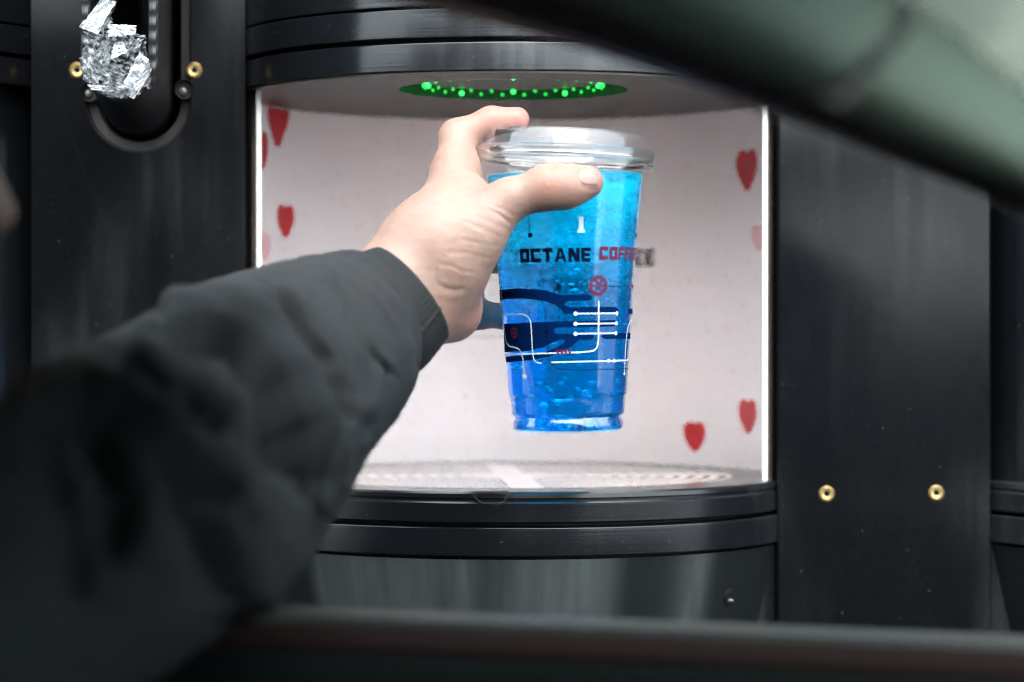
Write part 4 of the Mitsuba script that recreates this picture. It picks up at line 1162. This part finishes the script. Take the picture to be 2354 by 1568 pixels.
# cross-section of the window frame from the outer edge inwards
outw = cl + np.array([0, 0.035, 0.030]); outt = cl + np.array([0, 0.03, 0.05])
rows = [outt, outw, cl + np.array([0, 0.012, 0.004]), cl, cl * 0.8 + cu * 0.2 + np.array([0, 0, 0.001]), ]
frm = obj('window_frame', grid_mesh(np.array(rows)), 'm_rubber', car, smooth=40, label='black outer frame of the side window')
rows = [cl * 0.8 + cu * 0.2 + np.array([0, 0, 0.001]), cl * 0.68 + cu * 0.32 + np.array([0, 0, -0.0010]), cl * 0.5 + cu * 0.5 + np.array([0, 0, -0.0005]), cl * 0.25 + cu * 0.75, cu + np.array([0, 0, 0.001])]
obj('window_seal', grid_mesh(np.array(rows)), 'm_seal_brown', frm, smooth=True, label='dark brown seal round the window opening')
# inner trim of the windscreen pillar, in two pieces with a seam
VP = [(-1500, -1500, .72), (-700, -1250, .72), (0, -1050, .72), (700, -850, .715), (1200, -560, .71), (1600, -310, .71), (1900, -120, .705), (2100, 15, .70), (2230, 105, .70), (2353, 200, .695), (2700, 460, .69), (3200, 820, .68), (3700, 1150, .67)]
V_ = CubicSpline(np.linspace(0, 1, len(VP)), np.array([at(*p) for p in VP]))(tt)


def trim_rows(i0, i1, n=14):
    out = []
    for k in np.linspace(0, 1, n):
        a = cu[i0:i1] * (1 - k) + V_[i0:i1] * k
        bulge = 0.010 * math.sin(math.pi * k)
        out.append(a + np.array([-0.1, -1.0, -0.15]) * bulge * 2.2)
    return np.array(out)


# the seam crosses near the point (1900, 215) of the lower edge
ks = int(np.argmin(np.abs(1176.5 + cu[:, 0] * FPX / cu[:, 1] - 1890)))
pil = obj('pillar_trim', grid_mesh(trim_rows(0, ks + 1)), 'm_trim', car, smooth=True, label='grey green inner trim of the windscreen pillar above the window')
obj('pillar_trim', grid_mesh(trim_rows(ks + 1, 60)), 'm_trim', car, smooth=True, label='grey green lower pillar trim right of the joint')
tr_ = trim_rows(ks, ks + 2)
obj('trim_seam', grid_mesh(np.stack([tr_[:, 0] + [0, 0.004, 0.002], (tr_[:, 0] + tr_[:, 1]) / 2 + [0, 0.010, 0.006], tr_[:, 1] + [0, 0.004, 0.002]], 0)), 'm_rubber', car, label='dark joint between the two trim pieces')
V2 = CubicSpline(np.linspace(0, 1, len(VP)), np.array([at(a_ + 190, b_ - 300, c_ - 0.02) for a_, b_, c_ in VP]))(tt)
obj('glare_strip', grid_mesh(np.array([V_ * (1 - k) + V2 * k + np.array([0.02, -0.02, 0.0]) * math.sin(math.pi * k) * 0.4 for k in np.linspace(0, 1, 8)])), 'm_glare_strip', car, smooth=True, label='added pale strip standing in for the bright light at the upper right corner')  # added strip, its pale colour supplies the corner glare
ws0, ws1 = V2[18:].copy(), V2[18:] + np.array([0.05, -1.10, 0.02])
obj('windscreen', grid_mesh(np.array([ws0 * (1 - k) + ws1 * k + np.array([0.05, 0, 0.02]) * math.sin(math.pi * k) for k in np.linspace(0, 1, 10)])), 'm_glass', car, smooth=True, label='greenish windscreen')
zr = CZ + 0.160
obj('shading_roof', cat(box(-1.5, 0.118, -0.75, 0.835, zr, zr + 0.014, 0.004), box(0.119, 0.45, -0.75, 0.40, zr - 0.001, zr + 0.012, 0.004)), 'm_paint', car)  # out of view; edges and front slab shaped to shade sleeve and trim
obj('headliner', box(-1.5, 0.110, -0.74, 0.82, zr - 0.009, zr - 0.001, 0.002), 'm_headliner', car)
# door: outer skin, sill seals, inner trim
sl = (CZ - 0.0925) - (CZ - 0.0985)


def door_row(y, z, drop=0.0098):
    return np.array([[x, y * 1.05, CZ + z * 1.05 - drop * (x + 0.08) / 0.25] for x in np.linspace(-1.2, 1.0, 45)])


obj('door_skin', grid_mesh(np.array([door_row(y, z) for y, z in ((0.90, -0.90), (0.945, -0.60), (0.940, -0.30), (0.905, -0.12), (0.893, -0.101), (0.888, -0.1005))])), 'm_paint', car, smooth=40)
obj('sill_seal', grid_mesh(np.array([door_row(y, z) for y, z in ((0.889, -0.104), (0.889, -0.0985), (0.884, -0.0950), (0.876, -0.0932), (0.866, -0.0932), (0.861, -0.0945), (0.860, -0.0975), (0.862, -0.102))])), 'm_sill', car, smooth=40, label='grey seal along the lower edge of the window')
obj('inner_seal', grid_mesh(np.array([door_row(y, z) for y, z in ((0.858, -0.104), (0.855, -0.0965), (0.848, -0.0955), (0.838, -0.0975), (0.831, -0.1000), (0.829, -0.104))])), 'm_seal_brown', car, smooth=40, label='dark brown inner seal along the window sill')
obj('door_trim', grid_mesh(np.array([door_row(y, z) for y, z in ((0.828, -0.1025), (0.800, -0.1025), (0.740, -0.112), (0.700, -0.125), (0.670, -0.145), (0.655, -0.19), (0.650, -0.40), (0.66, -0.90))])), 'm_door_trim', car, smooth=40, label='dark inner door trim under the window')
obj('bonnet', grid_mesh(np.array([[[x, y, CZ - 0.16 - 0.10 * (x - 1.0) / 1.1 - 0.05 * ((y + 0.05) / 0.85) ** 4] for x in np.linspace(1.0, 2.1, 12)] for y in np.linspace(-0.9, 0.88, 16)])), 'm_paint', car, smooth=True)

# the rest of the cabin: what the window and the shiny panels look back into
obj('far_door', box(-1.5, 1.0, -0.70, -0.62, CZ - 0.95, CZ + 0.02, 0.01), 'm_door_trim', car)
obj('added_light_block', box(-1.5, -0.02, -0.69, -0.63, CZ + 0.021, CZ + 0.150, 0.01), 'm_headliner', car)  # unseen panel added to close the far window and darken the sleeve
obj('cabin_floor', box(-1.5, 1.0, -0.70, 0.86, CZ - 0.98, CZ - 0.95), 'm_headliner', car)
obj('rear_bulkhead', box(-1.53, -1.47, -0.70, 0.80, CZ - 0.95, CZ + 0.150, 0.01), 'm_headliner', car)
obj('dashboard', box(0.62, 1.0, -0.60, 0.62, CZ - 0.60, CZ - 0.13, 0.03), 'm_door_trim', car)
for y in (-0.05, 0.50):
    seat = obj('seat', box(-0.50, -0.02, y - 0.24 if y < 0 else y - 0.1, y + 0.24 if y < 0 else y + 0.12, CZ - 0.80, CZ - 0.62, 0.05), 'm_headliner', car)
